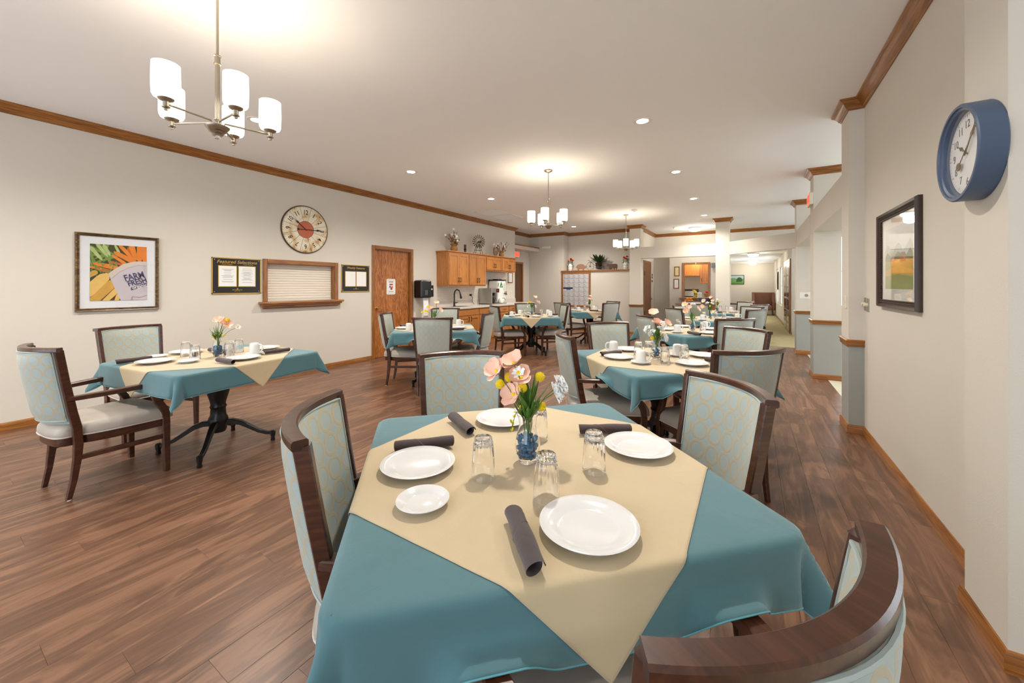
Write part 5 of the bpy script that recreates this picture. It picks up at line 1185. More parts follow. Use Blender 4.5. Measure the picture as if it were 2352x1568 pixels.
def base(label, y0, y1, drawers, doors):
    t = thing('base_cabinet', label, 'cabinet', (CF, (y0+y1)/2, 0), LEFT, group='oak base cabinets'); h = (y1-y0)/2
    obj('body', MB().box(-h, h, 0, -LW+CF-.002, .09, .845), 'cabz', t, smooth=0); obj('toe_kick', MB().box(-h, h, .0, .3, 0, .09), 'caby', t, smooth=0)
    n = drawers; wd = (2*h-.02)/n
    for i in range(n):
        a = -h+.012+i*wd; d_ = obj('drawer', MB().box(a, a+wd-.006, -.02, 0, .70, .825), 'caby', t, bevel=.004, smooth=0)
        if not (n == 1 and label.startswith('sink')): hbar(d_, a+wd/2, .765, False)
    n = doors; wd = (2*h-.02)/n
    for i in range(n):
        a = -h+.012+i*wd; hx_ = a+wd-.045 if i % 2 == 0 else a+.04
        panel_door(t, a, a+wd-.006, .13, .685, hx_, .62)
base('sink base cabinet at the near end of the counter', 6.33, 7.06, 1, 2); base('oak base cabinet below the coffee machine', 7.06, 7.88, 1, 2); base('narrow oak drawer cabinet behind the chair', 7.88, 8.32, 1, 1); base('oak base cabinet at the far end of the counter', 8.32, 9.1, 2, 2); base('last oak base cabinet beside the alcove', 9.1, 9.62, 1, 2)
m_ = MB(); m_.box(LW+.001, -5.235, 6.31, 9.64, .847, .885); o = tag(obj('countertop', m_, 'counter', bevel=.005, smooth=0), 'pale grey countertop running along the kitchenette', 'countertop')
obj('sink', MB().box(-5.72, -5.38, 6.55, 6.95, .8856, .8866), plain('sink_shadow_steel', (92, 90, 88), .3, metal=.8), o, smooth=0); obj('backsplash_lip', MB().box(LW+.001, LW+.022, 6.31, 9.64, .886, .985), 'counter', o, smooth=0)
# tiled backsplash, courses of glossy tiles too small to lift out singly
tl, nt, b = newmat('glossy_subway_tile'); tc = N(nt, 'ShaderNodeTexCoord'); mp = N(nt, 'ShaderNodeMapping'); mp.inputs['Rotation'].default_value = (R(90), 0, R(90)); L(nt, tc.outputs['Object'], mp.inputs['Vector'])
sp = N(nt, 'ShaderNodeSeparateXYZ'); L(nt, tc.outputs['Object'], sp.inputs[0]); cb = N(nt, 'ShaderNodeCombineXYZ'); L(nt, sp.outputs[1], cb.inputs[0]); L(nt, sp.outputs[2], cb.inputs[1])
bk = N(nt, 'ShaderNodeTexBrick'); bk.inputs['Scale'].default_value = 1; bk.inputs['Brick Width'].default_value = .15; bk.inputs['Row Height'].default_value = .05; bk.inputs['Mortar Size'].default_value = .0015; bk.inputs['Color1'].default_value = lin((222, 214, 202)); bk.inputs['Color2'].default_value = lin((212, 204, 192)); bk.inputs['Mortar'].default_value = lin((196, 190, 180)); L(nt, cb.outputs[0], bk.inputs['Vector']); L(nt, bk.outputs['Color'], b.inputs['Base Color']); b.inputs['Roughness'].default_value = .12
bp = N(nt, 'ShaderNodeBump'); bp.invert = True; bp.inputs['Strength'].default_value = .5; bp.inputs['Distance'].default_value = .002; L(nt, bk.outputs['Fac'], bp.inputs['Height']); L(nt, bp.outputs['Normal'], b.inputs['Normal'])
m_ = MB(); m_.box(LW+.0005, LW+.010, 6.335, 7.72, .986, 1.339); m_.box(LW+.0005, LW+.010, 7.72, 9.12, .986, 1.714)
tag(obj('wall_backsplash', m_, tl, smooth=0), 'glossy beige tile backsplash behind the counter', 'backsplash', kind='structure')
# faucet
t = thing('faucet', 'black gooseneck kitchen faucet', 'faucet', (-5.74, 6.76, .886), R(0))
obj('body', MB().lathe([(.001, 0), (.03, 0), (.03, .01), (.022, .02), (.02, .09), (.016, .1)], 16).tube([(0, 0, .08), (0, 0, .28), (.02, .0, .34), (.07, .0, .375), (.13, .0, .36), (.165, 0, .31), (.18, 0, .26)], .014, 10), 'dark', t)
obj('spray_head', MB().tube([(.176, 0, .275), (.19, 0, .22), (.20, 0, .175)], .019, 12, scales=[.9, 1.1, 1.35]), 'dark', t); obj('handle', MB().tube([(0, .015, .07), (0, .06, .075), (0, .11, .078)], .010, 8), 'dark', t)
# towel and soap dispensers
t = thing('towel_dispenser', 'glossy black paper towel dispenser on the wall', 'dispenser', (LW, 5.80, 1.10), LEFT)
obj('body', MB().prism([(-.15, 0), (-.15, .34), (-.13, .365), (.13, .365), (.15, .34), (.15, .0)], -.22, 0), 'dark', t, bevel=.025, smooth=0); obj('window', MB().box(-.05, .03, -.224, -.218, .06, .16), plain('smoked_window', (70, 74, 80), .1), t, smooth=0)
obj('paper_towel', MB().grid(lambda u, v: (-.02+.15*(u-.5)+.05, -.16-.012*math.sin(v*3), .02-.42*v), 4, 10), 'paper', t, solid=.002, smooth=60)
t = thing('soap_dispenser', 'small black soap dispenser beside the towel dispenser', 'dispenser', (LW, 6.06, 1.11), LEFT)
obj('body', MB().box(-.065, .065, -.11, 0, 0, .25), 'dark', t, bevel=.015, smooth=0); obj('label', MB().box(-.02, .025, -.1115, -.11, .15, .18), 'paper', t, smooth=0); obj('push_lever', MB().box(-.05, .05, -.12, -.105, .01, .05), 'dark', t, bevel=.005, smooth=0)
# coffee machine with carafe, tea urn
t = thing('coffee_machine', 'stainless coffee machine with a glass carafe', 'coffee machine', (-5.66, 8.02, .886), LEFT)
obj('body', MB().box(-.17, -.145, -.2, .2, 0, .40).box(-.145, .17, .06, .2, 0, .40).box(-.145, .17, -.2, .06, .29, .40).box(-.17, .52, -.2, .2, 0, .02), 'steel', t, bevel=.004, smooth=0)
obj('warmer_plate', MB().lathe([(.001, .03), (.075, .03), (.08, .02)], 20, c=(.02, -.08, 0), cap0=False), 'dark', t); obj('brew_basket', MB().lathe([(.001, .20), (.05, .205), (.075, .285), (.001, .29)], 20, c=(.02, -.08, 0)), 'dark', t); obj('control_panel', MB().box(.03, .15, -.206, -.2, .3, .385), 'dark', t, smooth=0); obj('brew_switch', MB().box(.05, .09, -.212, -.206, .33, .36), 'redp', t, smooth=0)
t = thing('coffee_carafe', 'black-handled glass coffee carafe on the warmer', 'carafe', (-5.58, 8.04, .917), LEFT)
obj('jug', MB().lathe([(.001, 0), (.06, .004), (.075, .04), (.068, .08), (.045, .11), (.045, .13), (.001, .13)], 20), plain('dark_coffee_glass', (30, 20, 14), .05), t); obj('handle', MB().rbar([(.04, -.03, .12), (.08, -.06, .115), (.09, -.07, .06), (.07, -.05, .03)], .015, .012), 'dark', t); obj('lid', MB().lathe([(.047, .13), (.047, .142), (.001, .145)], 18), 'dark', t)
t = thing('tea_urn', 'white drink urn with green leaf emblem and two taps', 'drink dispenser', (-5.68, 8.42, .906), LEFT)
obj('body', MB().prism([(-.19, .0), (-.19, .58), (.19, .58), (.19, .0)], -.15, .15), 'white', t, bevel=.04, smooth=0); obj('lid', MB().box(-.195, .195, -.155, .155, .58, .605).box(-.1, .1, -.08, .08, .605, .62), 'dark', t, bevel=.006, smooth=0)
poly_part('emblem', [(0, [(-.12, .40), (.04, .40), (-.04, .56)]), (1, [(-.065, .41), (-.045, .41), (-.03, .44), (.0, .43), (.0, .445), (-.035, .46)]), (0, [(.08, .36), (.1, .30), (.12, .36), (.12, .46), (.1, .52), (.08, .46)]), (1, [(.092, .36), (.1, .33), (.108, .36), (.108, .46), (.1, .49), (.092, .46)]), (0, [(-.19, .4), (-.16, .44), (-.15, .54), (-.19, .5)])], t, -.1515, ['green', 'white'])
for x in (.09, .15): obj('tap', MB().tube([(x, -.15, .24), (x, -.19, .24), (x, -.2, .2)], .012, 8).tube([(x, -.185, .25), (x, -.185, .3)], .009, 8), 'dark', t)
t = thing('spare_carafe', 'clear carafe with white leaf print beside the coffee machine', 'carafe', (-5.48, 8.28, .907), LEFT)
obj('jug', MB().lathe([(.001, 0), (.055, .003), (.07, .04), (.06, .09), (.042, .12), (.001, .121)], 20), plain('milky_glass', (226, 226, 222), .15), t); obj('handle', MB().rbar([(.03, -.03, .12), (.08, -.06, .13), (.1, -.07, .08), (.09, -.06, .03)], .014, .010), 'dark', t)
t = thing('power_outlet', 'ivory outlet with black plug under the wall cabinets', 'outlet', (LW+.0105, 7.5, 1.12), LEFT); obj('cover_plate', MB().box(-.035, .035, -.005, 0, -.057, .057), 'ivory', t, smooth=0); obj('plug', MB().box(-.02, .02, -.04, -.005, -.02, .03), 'dark', t, smooth=0); obj('cord', MB().tube([(0, -.03, -.01), (.04, -.05, -.06), (.02, -.05, -.15), (.06, -.06, -.2), (.12, -.04, -.22)], .006, 6), 'dark', t)
switchplate('ivory outlet behind the faucet', (LW+.0105, 6.98, 1.10), LEFT)
def small_frame(label, loc, rz, w_, h_, paper='paper', frame='oakz', lines=10):
    t = thing('framed_notice', label, 'framed notice', loc, rz); obj('picture_frame', frame_mb(w_, h_, .03, .015), frame, t, smooth=0)
    obj('page', MB().box(-w_/2+.028, w_/2-.028, -.006, 0, -h_/2+.028, h_/2-.028), paper, t, smooth=0); mb = MB(); r_ = random.Random(int(h_*999))
    for i in range(lines): z = h_/2-.06-(h_-.12)*i/max(1, lines-1); l = (w_/2-.05)*r_.uniform(.5, 1); mb.box(-l, l, -.0064, -.006, z-.0018, z+.0018)
    obj('print_lines', mb, 'ink', t, smooth=0); return t
small_frame('small wood framed notice at the end of the kitchenette', (LW, 9.37, 1.585), LEFT, .24, .31)
small_frame('upper wood framed yellow certificate in the back lobby', (-1.96, 12.9, 1.80), BACK, .155, .30, plain('yellow_paper', (226, 220, 158), .8))
small_frame('lower wood framed white notice in the back lobby', (-1.978, 12.9, 1.415), BACK, .165, .31)
# hanging door sign
t = thing('hanging_sign', 'white enamel sign with rooster hanging on the oak door', 'sign', (LW-.046, 5.10, 1.33), LEFT)
obj('plate', MB().prism([(-.09, -.15), (.09, -.15), (.105, -.135), (.105, .135), (.09, .15), (-.09, .15), (-.105, .135), (-.105, -.135)], -.008, 0), 'white', t, smooth=0)
m_ = MB().tube([(-.08, -.004, .15), (0, -.004, .215), (.08, -.004, .15)], .003, 6); obj('cord', m_, 'gold', t)
poly_part('print', [(0, [(-.04, .03), (.045, .03), (.045, .055), (-.04, .055)]), (1, [(-.045, -.02), (-.01, -.02), (.0, .015), (-.04, .02)]), (2, [(.0, -.06), (.03, -.06), (.045, .0), (.02, .02), (.0, -.02)]), (3, [(-.02, -.05), (.01, -.07), (.02, -.02), (-.01, -.01)]), (4, [(-.085, .13), (.085, .13), (.085, .126), (-.085, .126)]), (4, [(-.085, -.13), (.085, -.13), (.085, -.126), (-.085, -.126)]), (4, [(-.06, .10), (.06, .10), (.05, .085), (-.05, .085)]), (4, [(-.06, -.1), (.06, -.1), (.06, -.09), (-.06, -.09)])], t, -.0085, ['redp', 'bluel', 'orange', 'warm_brown', 'ink'])

# ---------------------------------------------------------------- decor on top of the cabinets
TOPZ = 2.1165
def cotton(x, y, s_, label, seed):
    t = thing('dried_bouquet', label, 'dried bouquet', (x, y, TOPZ)); r_ = random.Random(seed)
    obj('burlap_pot', MB().lathe([(.06*s_, 0), (.085*s_, .05*s_), (.075*s_, .10*s_), (.06*s_, .12*s_), (.085*s_, .16*s_), (.095*s_, .17*s_)], 16, cap1=False), 'burlap', t)
    m_ = MB(); lf = MB()
    for i in range(16):
        a = r_.random()*2*PI; el = r_.uniform(.15, .95); ln = r_.uniform(.16, .40)*s_; d_ = Vector((math.cos(a)*math.sin(el), math.sin(a)*math.sin(el), math.cos(el)))
        b0 = Vector((0, 0, .12*s_)); e_ = b0+d_*ln; m_.tube([tuple(b0), tuple(b0.lerp(e_, .5)+Vector((0, 0, .02))), tuple(e_)], .003, 5)
        for k_ in range(4):
            p = b0.lerp(e_, r_.uniform(.45, 1)); mt = Euler((r_.random()*3, r_.random()*3, r_.random()*6)).to_matrix(); l = .05*s_
            q_ = [mt @ Vector(v) for v in ((0, 0, 0), (l*.5, l*.35, .01), (l, 0, 0), (l*.5, -l*.35, .01))]; lf.add([p+v for v in q_], [(0, 1, 2, 3)])
        if i % 2 == 0: obj('cotton_boll', MB().sphere(tuple(e_+Vector((0, 0, .005))), .026*s_, 8, 6), 'wpetal', t)
    obj('twigs', m_, 'dried', t); obj('leaves', lf, 'dried', t, smooth=0, fixn=False)
cotton(-5.68, 6.68, 1.0, 'larger dried cotton bouquet in burlap on the cabinet top', 2); cotton(-5.62, 8.53, .85, 'smaller dried cotton bouquet at the right of the cabinet top', 5)
t = thing('wood_tube', 'short dark carved wooden tube on the cabinet top', 'ornament', (-5.66, 7.05, TOPZ)); obj('tube', MB().lathe([(.028, 0), (.030, .02), (.027, .1), (.031, .19), (.026, .19), (.024, .02), (.001, .02)], 14, cap1=False), 'rust', t); obj('band', MB().lathe([(.0305, .06), (.0325, .065), (.0325, .09), (.0305, .095)], 14, cap0=False, cap1=False), 'bronze', t)
t = thing('windmill_ornament', 'rusty metal farm windmill ornament on the cabinet top', 'ornament', (-5.68, 7.58, TOPZ), R(60))
m_ = MB()
for (a, b) in ((-.1, -.07), (.1, -.07), (.1, .07), (-.1, .07)): m_.tube([(a, b, 0), (a*.15, b*.15, .30)], .006, 5)
for z, k_ in ((.1, .7), (.2, .42)): m_.tube([(-.1*k_, -.07*k_, z), (.1*k_, -.07*k_, z), (.1*k_, .07*k_, z), (-.1*k_, .07*k_, z)], .004, 5, closed=True)
obj('tower', m_, 'rust', t)
wh = obj('hub', MB().lathe([(.001, .03), (.02, .03), (.02, 0), (.001, 0)], 12, mat=Matrix.Translation((0, -.02, .31)) @ rot), 'rust', t)
for i in range(18):
    a = 2*PI*i/18; mt = Matrix.Translation((0, -.04, .31)) @ Matrix.Rotation(-a, 4, 'Y') @ Matrix.Rotation(R(25), 4, 'X')
    obj('blade', MB().add([tuple(mt @ Vector(v)) for v in ((.06, 0, -.004), (.165, 0, -.014), (.165, 0, .014), (.06, 0, .004))], [(0, 1, 2, 3)]), 'rust', wh, smooth=0, solid=.002)
ring_ = [(math.cos(2*PI*i/24)*.11, -.04, .31+math.sin(2*PI*i/24)*.11) for i in range(24)]; obj('wheel_ring', MB().tube(ring_, .003, 5, closed=True), 'rust', wh)
obj('tail_vane', MB().prism([(-.02, .30), (.10, .28), (.12, .34), (.10, .36)], .05, .053), 'rust', t, smooth=0)
def cutout(name, label, poly, loc, rz, mat, s_=1.0, th=.02, base=None):
    t = thing(name, label, 'ornament', loc, rz); obj('cutout', MB().prism([(x*s_, z*s_) for x, z in poly], -th/2, th/2), mat, t, smooth=0, bevel=.003)
    if base: obj('stand', MB().box(-base, base, -.03, .03, 0, .012), mat, t, smooth=0)
ROO = [(-.03, .0), (.05, .0), (.04, .03), (.08, .06), (.11, .12), (.11, .17), (.08, .20), (.04, .19), (.035, .13), (.0, .10), (-.03, .14), (-.03, .18), (-.05, .205), (-.085, .20), (-.10, .17), (-.115, .15), (-.10, .14), (-.11, .09), (-.09, .04)]
cutout('rooster_ornament', 'flat wooden rooster ornament on the cabinet top', ROO, (-5.62, 8.27, TOPZ), LEFT, 'warm_brown', 1.1)

# ---------------------------------------------------------------- mailbox bank and niche display
t = thing('mailbox_bank', 'bank of aluminium mailboxes in an oak frame', 'mailboxes', (-4.60, 11.15, .70), BACK)
mw, mh_ = .48, 1.07
m_ = MB(); m_.box(-mw, -mw+.055, -.02, 0, 0, mh_); m_.box(mw-.055, mw, -.02, 0, 0, mh_); obj('frame', m_, 'oakz', t, bevel=.004, smooth=0)
m_ = MB(); m_.box(-mw+.055, mw-.055, -.02, 0, mh_-.055, mh_); m_.box(-mw+.055, mw-.055, -.02, 0, 0, .05); obj('frame', m_, 'oakx', t, bevel=.004, smooth=0)
obj('backing', MB().box(-mw+.055, mw-.055, -.006, 0, .05, mh_-.055), plain('mailbox_gap', (120, 118, 120), .5, metal=.4), t, smooth=0)
cw = (2*mw-.11)/5; chh = (mh_-.105)/7
dm = MB().box(.004, cw-.004, -.016, -.006, .004, chh-.004).mesh('mailbox_door', 0); dm.materials.append(M['steelbox'])
lk = MB().lathe([(.001, .022), (.009, .022), (.010, .016)], 10, cap0=False, cap1=False, mat=Matrix.Translation((cw*.22, 0, chh*.62)) @ rot).mesh('lock', 40); lk.materials.append(M['bronze'])
nmp = MB().box(cw*.12, cw*.42, -.0172, -.016, chh*.2, chh*.3).mesh('name_plate', 0); nmp.materials.append(M['ink'])
for r_ in range(7):
    for c_ in range(5):
        if r_ == 3 and c_ < 2: continue
        d_ = bpy.data.objects.new('mailbox_door', dm); COL.objects.link(d_); d_.parent = t; d_.location = (-mw+.055+c_*cw, 0, .05+r_*chh)
        for nm, me in (('lock', lk), ('name_plate', nmp)): inst(nm, me, d_)
o_ = obj('outgoing_slot_door', MB().box(.004, 2*cw-.004, -.016, -.006, .004, chh-.004), 'steelbox', t, smooth=0, loc=(-mw+.055, 0, .05+3*chh)); obj('mail_slot', MB().box(.01, 2*cw-.01, -.018, -.014, chh*.68, chh*.97), 'glove', o_, smooth=0); obj('label', MB().box(cw*.7, cw*1.5, -.0172, -.016, chh*.4, chh*.64), 'bluel', o_, smooth=0)
SZ = 1.8255
def milk_can(x, label, seed):
    t = thing('milk_can', label, 'milk can', (x, 11.30, SZ)); obj('can', MB().lathe([(.001, 0), (.062, 0), (.064, .01), (.064, .15), (.06, .17), (.045, .19), (.045, .21), (.055, .225), (.05, .225), (.04, .21), (.001, .2)], 22), 'white', t)
    obj('bands', MB().lathe([(.0645, .04), (.066, .045), (.0645, .05)], 22, cap0=False, cap1=False).lathe([(.0645, .12), (.066, .125), (.0645, .13)], 22, cap0=False, cap1=False), 'ink', t)
    for s_ in (-1, 1): obj('handle', MB().tube([(s_*.045, 0, .2), (s_*.08, 0, .21), (s_*.085, 0, .18), (s_*.062, 0, .16)], .005, 6), 'white', t)
    r_ = random.Random(seed); t2 = thing('orange_bouquet', 'bunch of orange flowers in the %s' % label.replace('white ', ''), 'flowers', (x, 11.30, SZ))
    lf = MB(); st = MB(); 
    for i in range(5):
        a = r_.random()*2*PI; p = Vector((.075*math.cos(a)*r_.uniform(.3, 1.2), .04*math.sin(a), r_.uniform(.27, .40))); st.tube([(0, 0, .18), tuple(p)], .003, 5)
        h_ = MB()
        for k_ in range(14):
            aa = k_*2.4; mt = Matrix.Rotation(aa, 3, 'Z') @ Matrix.Rotation(-.2-k_*.09, 3, 'Y'); h_.add([p+mt @ Vector(v) for v in ((0, 0, 0), (.032, .028, .006), (.052, 0, .018), (.032, -.028, .006))], [(0, 1, 2, 3)])
        obj('bloom', h_, 'orange', t2, smooth=0, fixn=False)
    for i in range(26):
        a = r_.random()*2*PI; p = Vector((.06*math.cos(a), .04*math.sin(a), r_.uniform(.21, .32))); mt = Euler((r_.random()*2, r_.random()*2, a)).to_matrix(); lf.add([p+mt @ Vector(v) for v in ((0, 0, 0), (.03, .016, .01), (.06, 0, 0), (.03, -.016, .01))], [(0, 1, 2, 3)])
    obj('stems', st, 'dleaf', t2); obj('foliage', lf, plain('eucalyptus', (98, 118, 112), .6, var=.3, vscale=40), t2, smooth=0, fixn=False)
milk_can(-4.846, 'white milk can at the left end of the niche', 3); milk_can(-3.11, 'white milk can at the right end of the niche', 8)
PIG = [(-.19, .12), (-.20, .14), (-.17, .15), (-.16, .18), (-.10, .22), (.0, .235), (.08, .22), (.13, .18), (.16, .17), (.18, .185), (.175, .15), (.20, .12), (.20, .10), (.18, .10), (.19, .085), (.16, .075), (.11, .06), (.115, .0), (.075, .0), (.06, .05), (-.07, .05), (-.075, .0), (-.125, .0), (-.13, .06), (-.155, .09)]
cutout('pig_ornament', 'flat wooden pig ornament in the niche', PIG, (-4.482, 11.28, SZ), 0, plain('pig_wood', (146, 112, 88), .7, var=.15, vscale=20), .86)
COW = [(-.20, .15), (-.195, .19), (-.165, .195), (-.16, .225), (-.145, .20), (-.125, .205), (-.10, .195), (.0, .20), (.13, .205), (.165, .19), (.18, .15), (.185, .07), (.17, .07), (.165, .0), (.13, .0), (.125, .05), (.10, .075), (.085, .0), (.06, .0), (.06, .07), (-.02, .07), (-.03, .0), (-.06, .0), (-.06, .05), (-.08, .0), (-.105, .0), (-.10, .08), (-.12, .13), (-.15, .13), (-.16, .12), (-.185, .125)]
cutout('cow_ornament', 'flat dark wooden cow ornament in the niche', COW, (-3.50, 11.28, SZ), 0, plain('cow_wood', (92, 66, 50), .7, var=.2, vscale=20), .86)
t = thing('bicycle_planter', 'black wire bicycle planter in the niche', 'planter', (-4.0, 11.26, SZ))
def circ(cx_, cz_, r_, n=28): return [(cx_+r_*math.cos(2*PI*i/n), 0, cz_+r_*math.sin(2*PI*i/n)) for i in range(n)]
fw_ = obj('front_wheel', MB().tube(circ(-.18, .12, .115), .004, 6, closed=True).tube(circ(-.18, .12, .014, 10), .006, 6, closed=True), 'bronze', t)
obj('spokes', MB().tube([(-.295, 0, .12), (-.065, 0, .12)], .002, 4).tube([(-.18, 0, .005), (-.18, 0, .235)], .002, 4).tube([(-.26, 0, .04), (-.10, 0, .20)], .002, 4).tube([(-.26, 0, .20), (-.10, 0, .04)], .002, 4), 'bronze', fw_)
m_ = MB()
for y in (-.06, .06): m_.tube([(p[0], y, p[2]) for p in circ(.19, .07, .066, 20)], .004, 6, closed=True)
obj('rear_wheel', m_, 'bronze', t); obj('bike_frame', MB().tube([(-.18, 0, .12), (-.16, 0, .25), (-.20, 0, .30), (-.25, 0, .31)], .005, 6).tube([(-.16, 0, .25), (-.04, 0, .16), (.19, 0, .07)], .005, 6).tube([(-.02, -.08, .08), (.2, -.08, .08), (.2, .08, .08), (-.02, .08, .08)], .004, 6, closed=True), 'bronze', t)
t = thing('potted_fern', 'bushy green plant in a dark pot on the bicycle planter', 'potted plant', (-3.91, 11.27, SZ+.045)); obj('pot', MB().lathe([(.001, 0), (.075, 0), (.10, .15), (.105, .155), (.105, .175), (.095, .175), (.09, .15), (.001, .14)], 20), plain('dark_wicker', (58, 44, 36), .7, bump=.5, bscale=150), t)
PLF = leafm(.16, .05, 'dleaf'); rr = random.Random(21)
for i in range(64):
    a = rr.random()*2*PI; el = rr.uniform(.0, 1.15); inst('leaf', PLF, t, (.04*math.cos(a), .04*math.sin(a), rr.uniform(.17, .26)), (0, -el+.25, a), rr.uniform(1.0, 1.75))

# ---------------------------------------------------------------- signs, detectors and vents
def exit_sign(label, loc, rz):
    t = thing('exit_sign', label, 'exit sign', loc, rz); obj('housing', MB().box(-.15, .15, -.045, 0, -.09, .09), 'ivory', t, bevel=.006, smooth=0); obj('face', MB().box(-.14, .14, -.047, -.045, -.08, .08), plain('exit_face', (240, 120, 104), .5, em=(255, 110, 90), ems=.5), t, smooth=0)
    me = text('EXIT', .13, ext=.0008, weight=.003, sx=.9); me.transform(Matrix.Translation((0, -.048, 0))); obj('lettering', me, 'red', t, smooth=0)
exit_sign('red EXIT sign under the alcove soffit', (-6.19, 10.2, 2.325), LEFT); exit_sign('EXIT sign seen edge-on on the middle right-hand pillar', (.768, 7.2, 2.62), RIGHT)
t = thing('emergency_light', 'white twin-lamp emergency light on the wall left of the niche', 'emergency light', (-5.58, 11.15, 2.58)); obj('housing', MB().box(-.12, .12, -.07, 0, -.045, .045), 'white', t, bevel=.02, smooth=0)
for s_ in (-1, 1): obj('lamp_head', MB().lathe([(.001, .05), (.035, .05), (.04, .0), (.001, 0)], 14, mat=Matrix.Translation((s_*.115, -.05, -.005)) @ rot), 'white', t)
t = thing('smoke_detector', 'round white smoke detector near the far chandelier', 'smoke detector', (-2.2, 8.7, CZ)); obj('body', MB().lathe([(.001, -.045), (.035, -.043), (.055, -.025), (.065, -.02), (.065, 0), (.001, 0)], 20), 'white', t); obj('sensor', MB().lathe([(.001, -.055), (.02, -.05), (.02, -.043)], 12, cap1=False), 'ivory', t)
t = thing('sprinkler', 'small ceiling sprinkler head in the back lobby', 'sprinkler', (-1.9, 11.9, CZ)); obj('escutcheon', MB().lathe([(.001, -.008), (.03, -.006), (.035, 0)], 14), 'chrome', t); obj('head', MB().lathe([(.006, 0), (.006, -.04), (.018, -.044), (.001, -.046)], 10), 'brass', t)
for (y, nm) in ((7.35, 'nearer'), (8.0, 'farther')):
    t = thing('ceiling_vent', '%s flat grille in the ceiling above the kitchenette' % nm, 'vent', (-5.1, y, CZ), group='ceiling grilles'); m_ = MB(); m_.box(-.3, .3, -.3, -.275, -.008, 0); m_.box(-.3, .3, .275, .3, -.008, 0); m_.box(-.3, -.275, -.3, .3, -.008, 0); m_.box(.275, .3, -.3, .3, -.008, 0); obj('frame', m_, 'white', t, smooth=0)
    sm = MB().box(-.275, .275, -.004, .004, -.006, -.001).mesh('louvre', 0); sm.materials.append(M['ceil'])
    for i in range(20): inst('louvre', sm, t, (0, -.26+i*.0274, 0))
t = thing('wall_speaker', 'small grey speaker on the wall by the back hatch', 'speaker', (-.95, 12.9, 1.96)); obj('body', MB().box(-.05, .05, -.12, -.03, -.07, .07), 'ink', t, bevel=.01, smooth=0); obj('bracket', MB().tube([(0, -.03, 0), (0, 0, 0)], .012, 8), 'dark', t)
t = thing('wall_hooks', 'pair of small dark ornaments on the lobby wall beside the brown door', 'wall ornament', (-2.71, 12.9, 1.60), LEFT)
for z in (0, .12, .2): obj('letter', MB().lathe([(.03, 0), (.04, .006), (.03, .012)], 14, cap0=False, cap1=False, mat=Matrix.Translation((0, 0, z-.1)) @ rot), 'dark', t)

# ---------------------------------------------------------------- back serving room, fruit and hallway
def back_cab(label, x0, x1, z0, z1, y):
    t = thing('kitchen_cabinet', label, 'cabinet', ((x0+x1)/2, y, z0), BACK); h = (x1-x0)/2; obj('body', MB().box(-h, h, 0, .32, 0, z1-z0), 'cabz', t, smooth=0); panel_door(t, -h+.01, h-.01, .01, z1-z0-.01, -h+.05, .12)
back_cab('left oak cabinet seen through the back hatch', -2.02, -1.46, 1.68, 2.34, 14.4); back_cab('right oak cabinet seen through the back hatch', -1.44, -.98, 1.42, 2.15, 14.2)
tag(obj('serving_counter', MB().box(-2.2, -.99, 13.9, 14.7, .0, .94).box(-2.2, -.99, 13.86, 14.7, .94, .98), 'counter', smooth=0), 'white counter in the back serving room', 'counter')
t = thing('toaster_oven', 'black countertop oven seen through the back hatch', 'oven', (-1.72, 14.1, .981)); obj('body', MB().box(-.24, .24, -.15, .15, .0, .26), 'dark', t, bevel=.02, smooth=0); obj('front', MB().box(-.2, .12, -.155, -.15, .03, .2), 'steel', t, smooth=0)
t = thing('menu_card', 'white menu card standing in the back hatch', 'card', (-1.34, 13.0, .986)); obj('card', MB().box(-.06, .06, -.005, .0, 0, .17, mat=Matrix.Rotation(R(-12), 4, 'X')), 'paper', t, smooth=0); obj('print', MB().box(-.04, .04, -.0058, -.005, .03, .14, mat=Matrix.Rotation(R(-12), 4, 'X')), plain('faint_print', (206, 204, 198), .8), t, smooth=0)
t = thing('red_basket', 'basket with a red bow in the back serving room', 'basket', (-1.2, 13.99, .981)); obj('basket_body', MB().lathe([(.09, 0), (.12, .12), (.11, .12), (.08, .02), (.001, .02)], 16), 'burlap', t); obj('bow', MB().sphere((0, -.04, .17), .06, 10, 6, sq=(1.2, .8, .7)), 'redp', t)
t = thing('sideboard', 'oak sideboard under the back serving hatch', 'sideboard', (-1.36, 12.45, 0)); obj('top', MB().box(-.55, .55, -.22, .22, .79, .825), 'oakx', t, bevel=.006, smooth=0); obj('body', MB().box(-.5, .5, -.19, .2, .08, .79), 'cabz', t, smooth=0)
for x in (-.46, .46):
    for y in (-.16, .16): obj('foot', MB().box(x-.03, x+.03, y-.03, y+.03, 0, .08), 'oakz', t, smooth=0)
t = thing('fruit_bowl', 'clear bowl holding the oranges and bananas', 'bowl', (-1.55, 12.4, .8255)); obj('bowl', MB().lathe([(.001, 0), (.07, 0), (.13, .05), (.17, .10), (.164, .10), (.125, .055), (.065, .01), (.001, .01)], 24), 'pane', t); obj('foot_ring', MB().lathe([(.06, 0), (.07, 0), (.07, .004), (.06, .004)], 20, cap0=False, cap1=False), 'white', t)
for i, (x, y, z) in enumerate(((-.09, -.05, .075), (0, -.07, .075), (.08, -.02, .075), (-.05, .05, .075), (.05, .07, .078), (-.04, -.03, .14), (.03, -.03, .145))):
    o = obj('orange_fruit', MB().sphere((0, 0, 0), .046, 14, 10), 'orangef', loc=(-1.55+x, 12.4+y, .8255+z)); tag(o, ['leftmost orange at the front of the fruit bowl', 'front middle orange in the fruit bowl', 'rightmost orange in the fruit bowl', 'left orange at the back of the fruit bowl', 'right orange at the back of the fruit bowl', 'left orange on top of the fruit pile', 'right orange on top of the fruit pile'][i], 'orange', 'oranges in the fruit bowl')
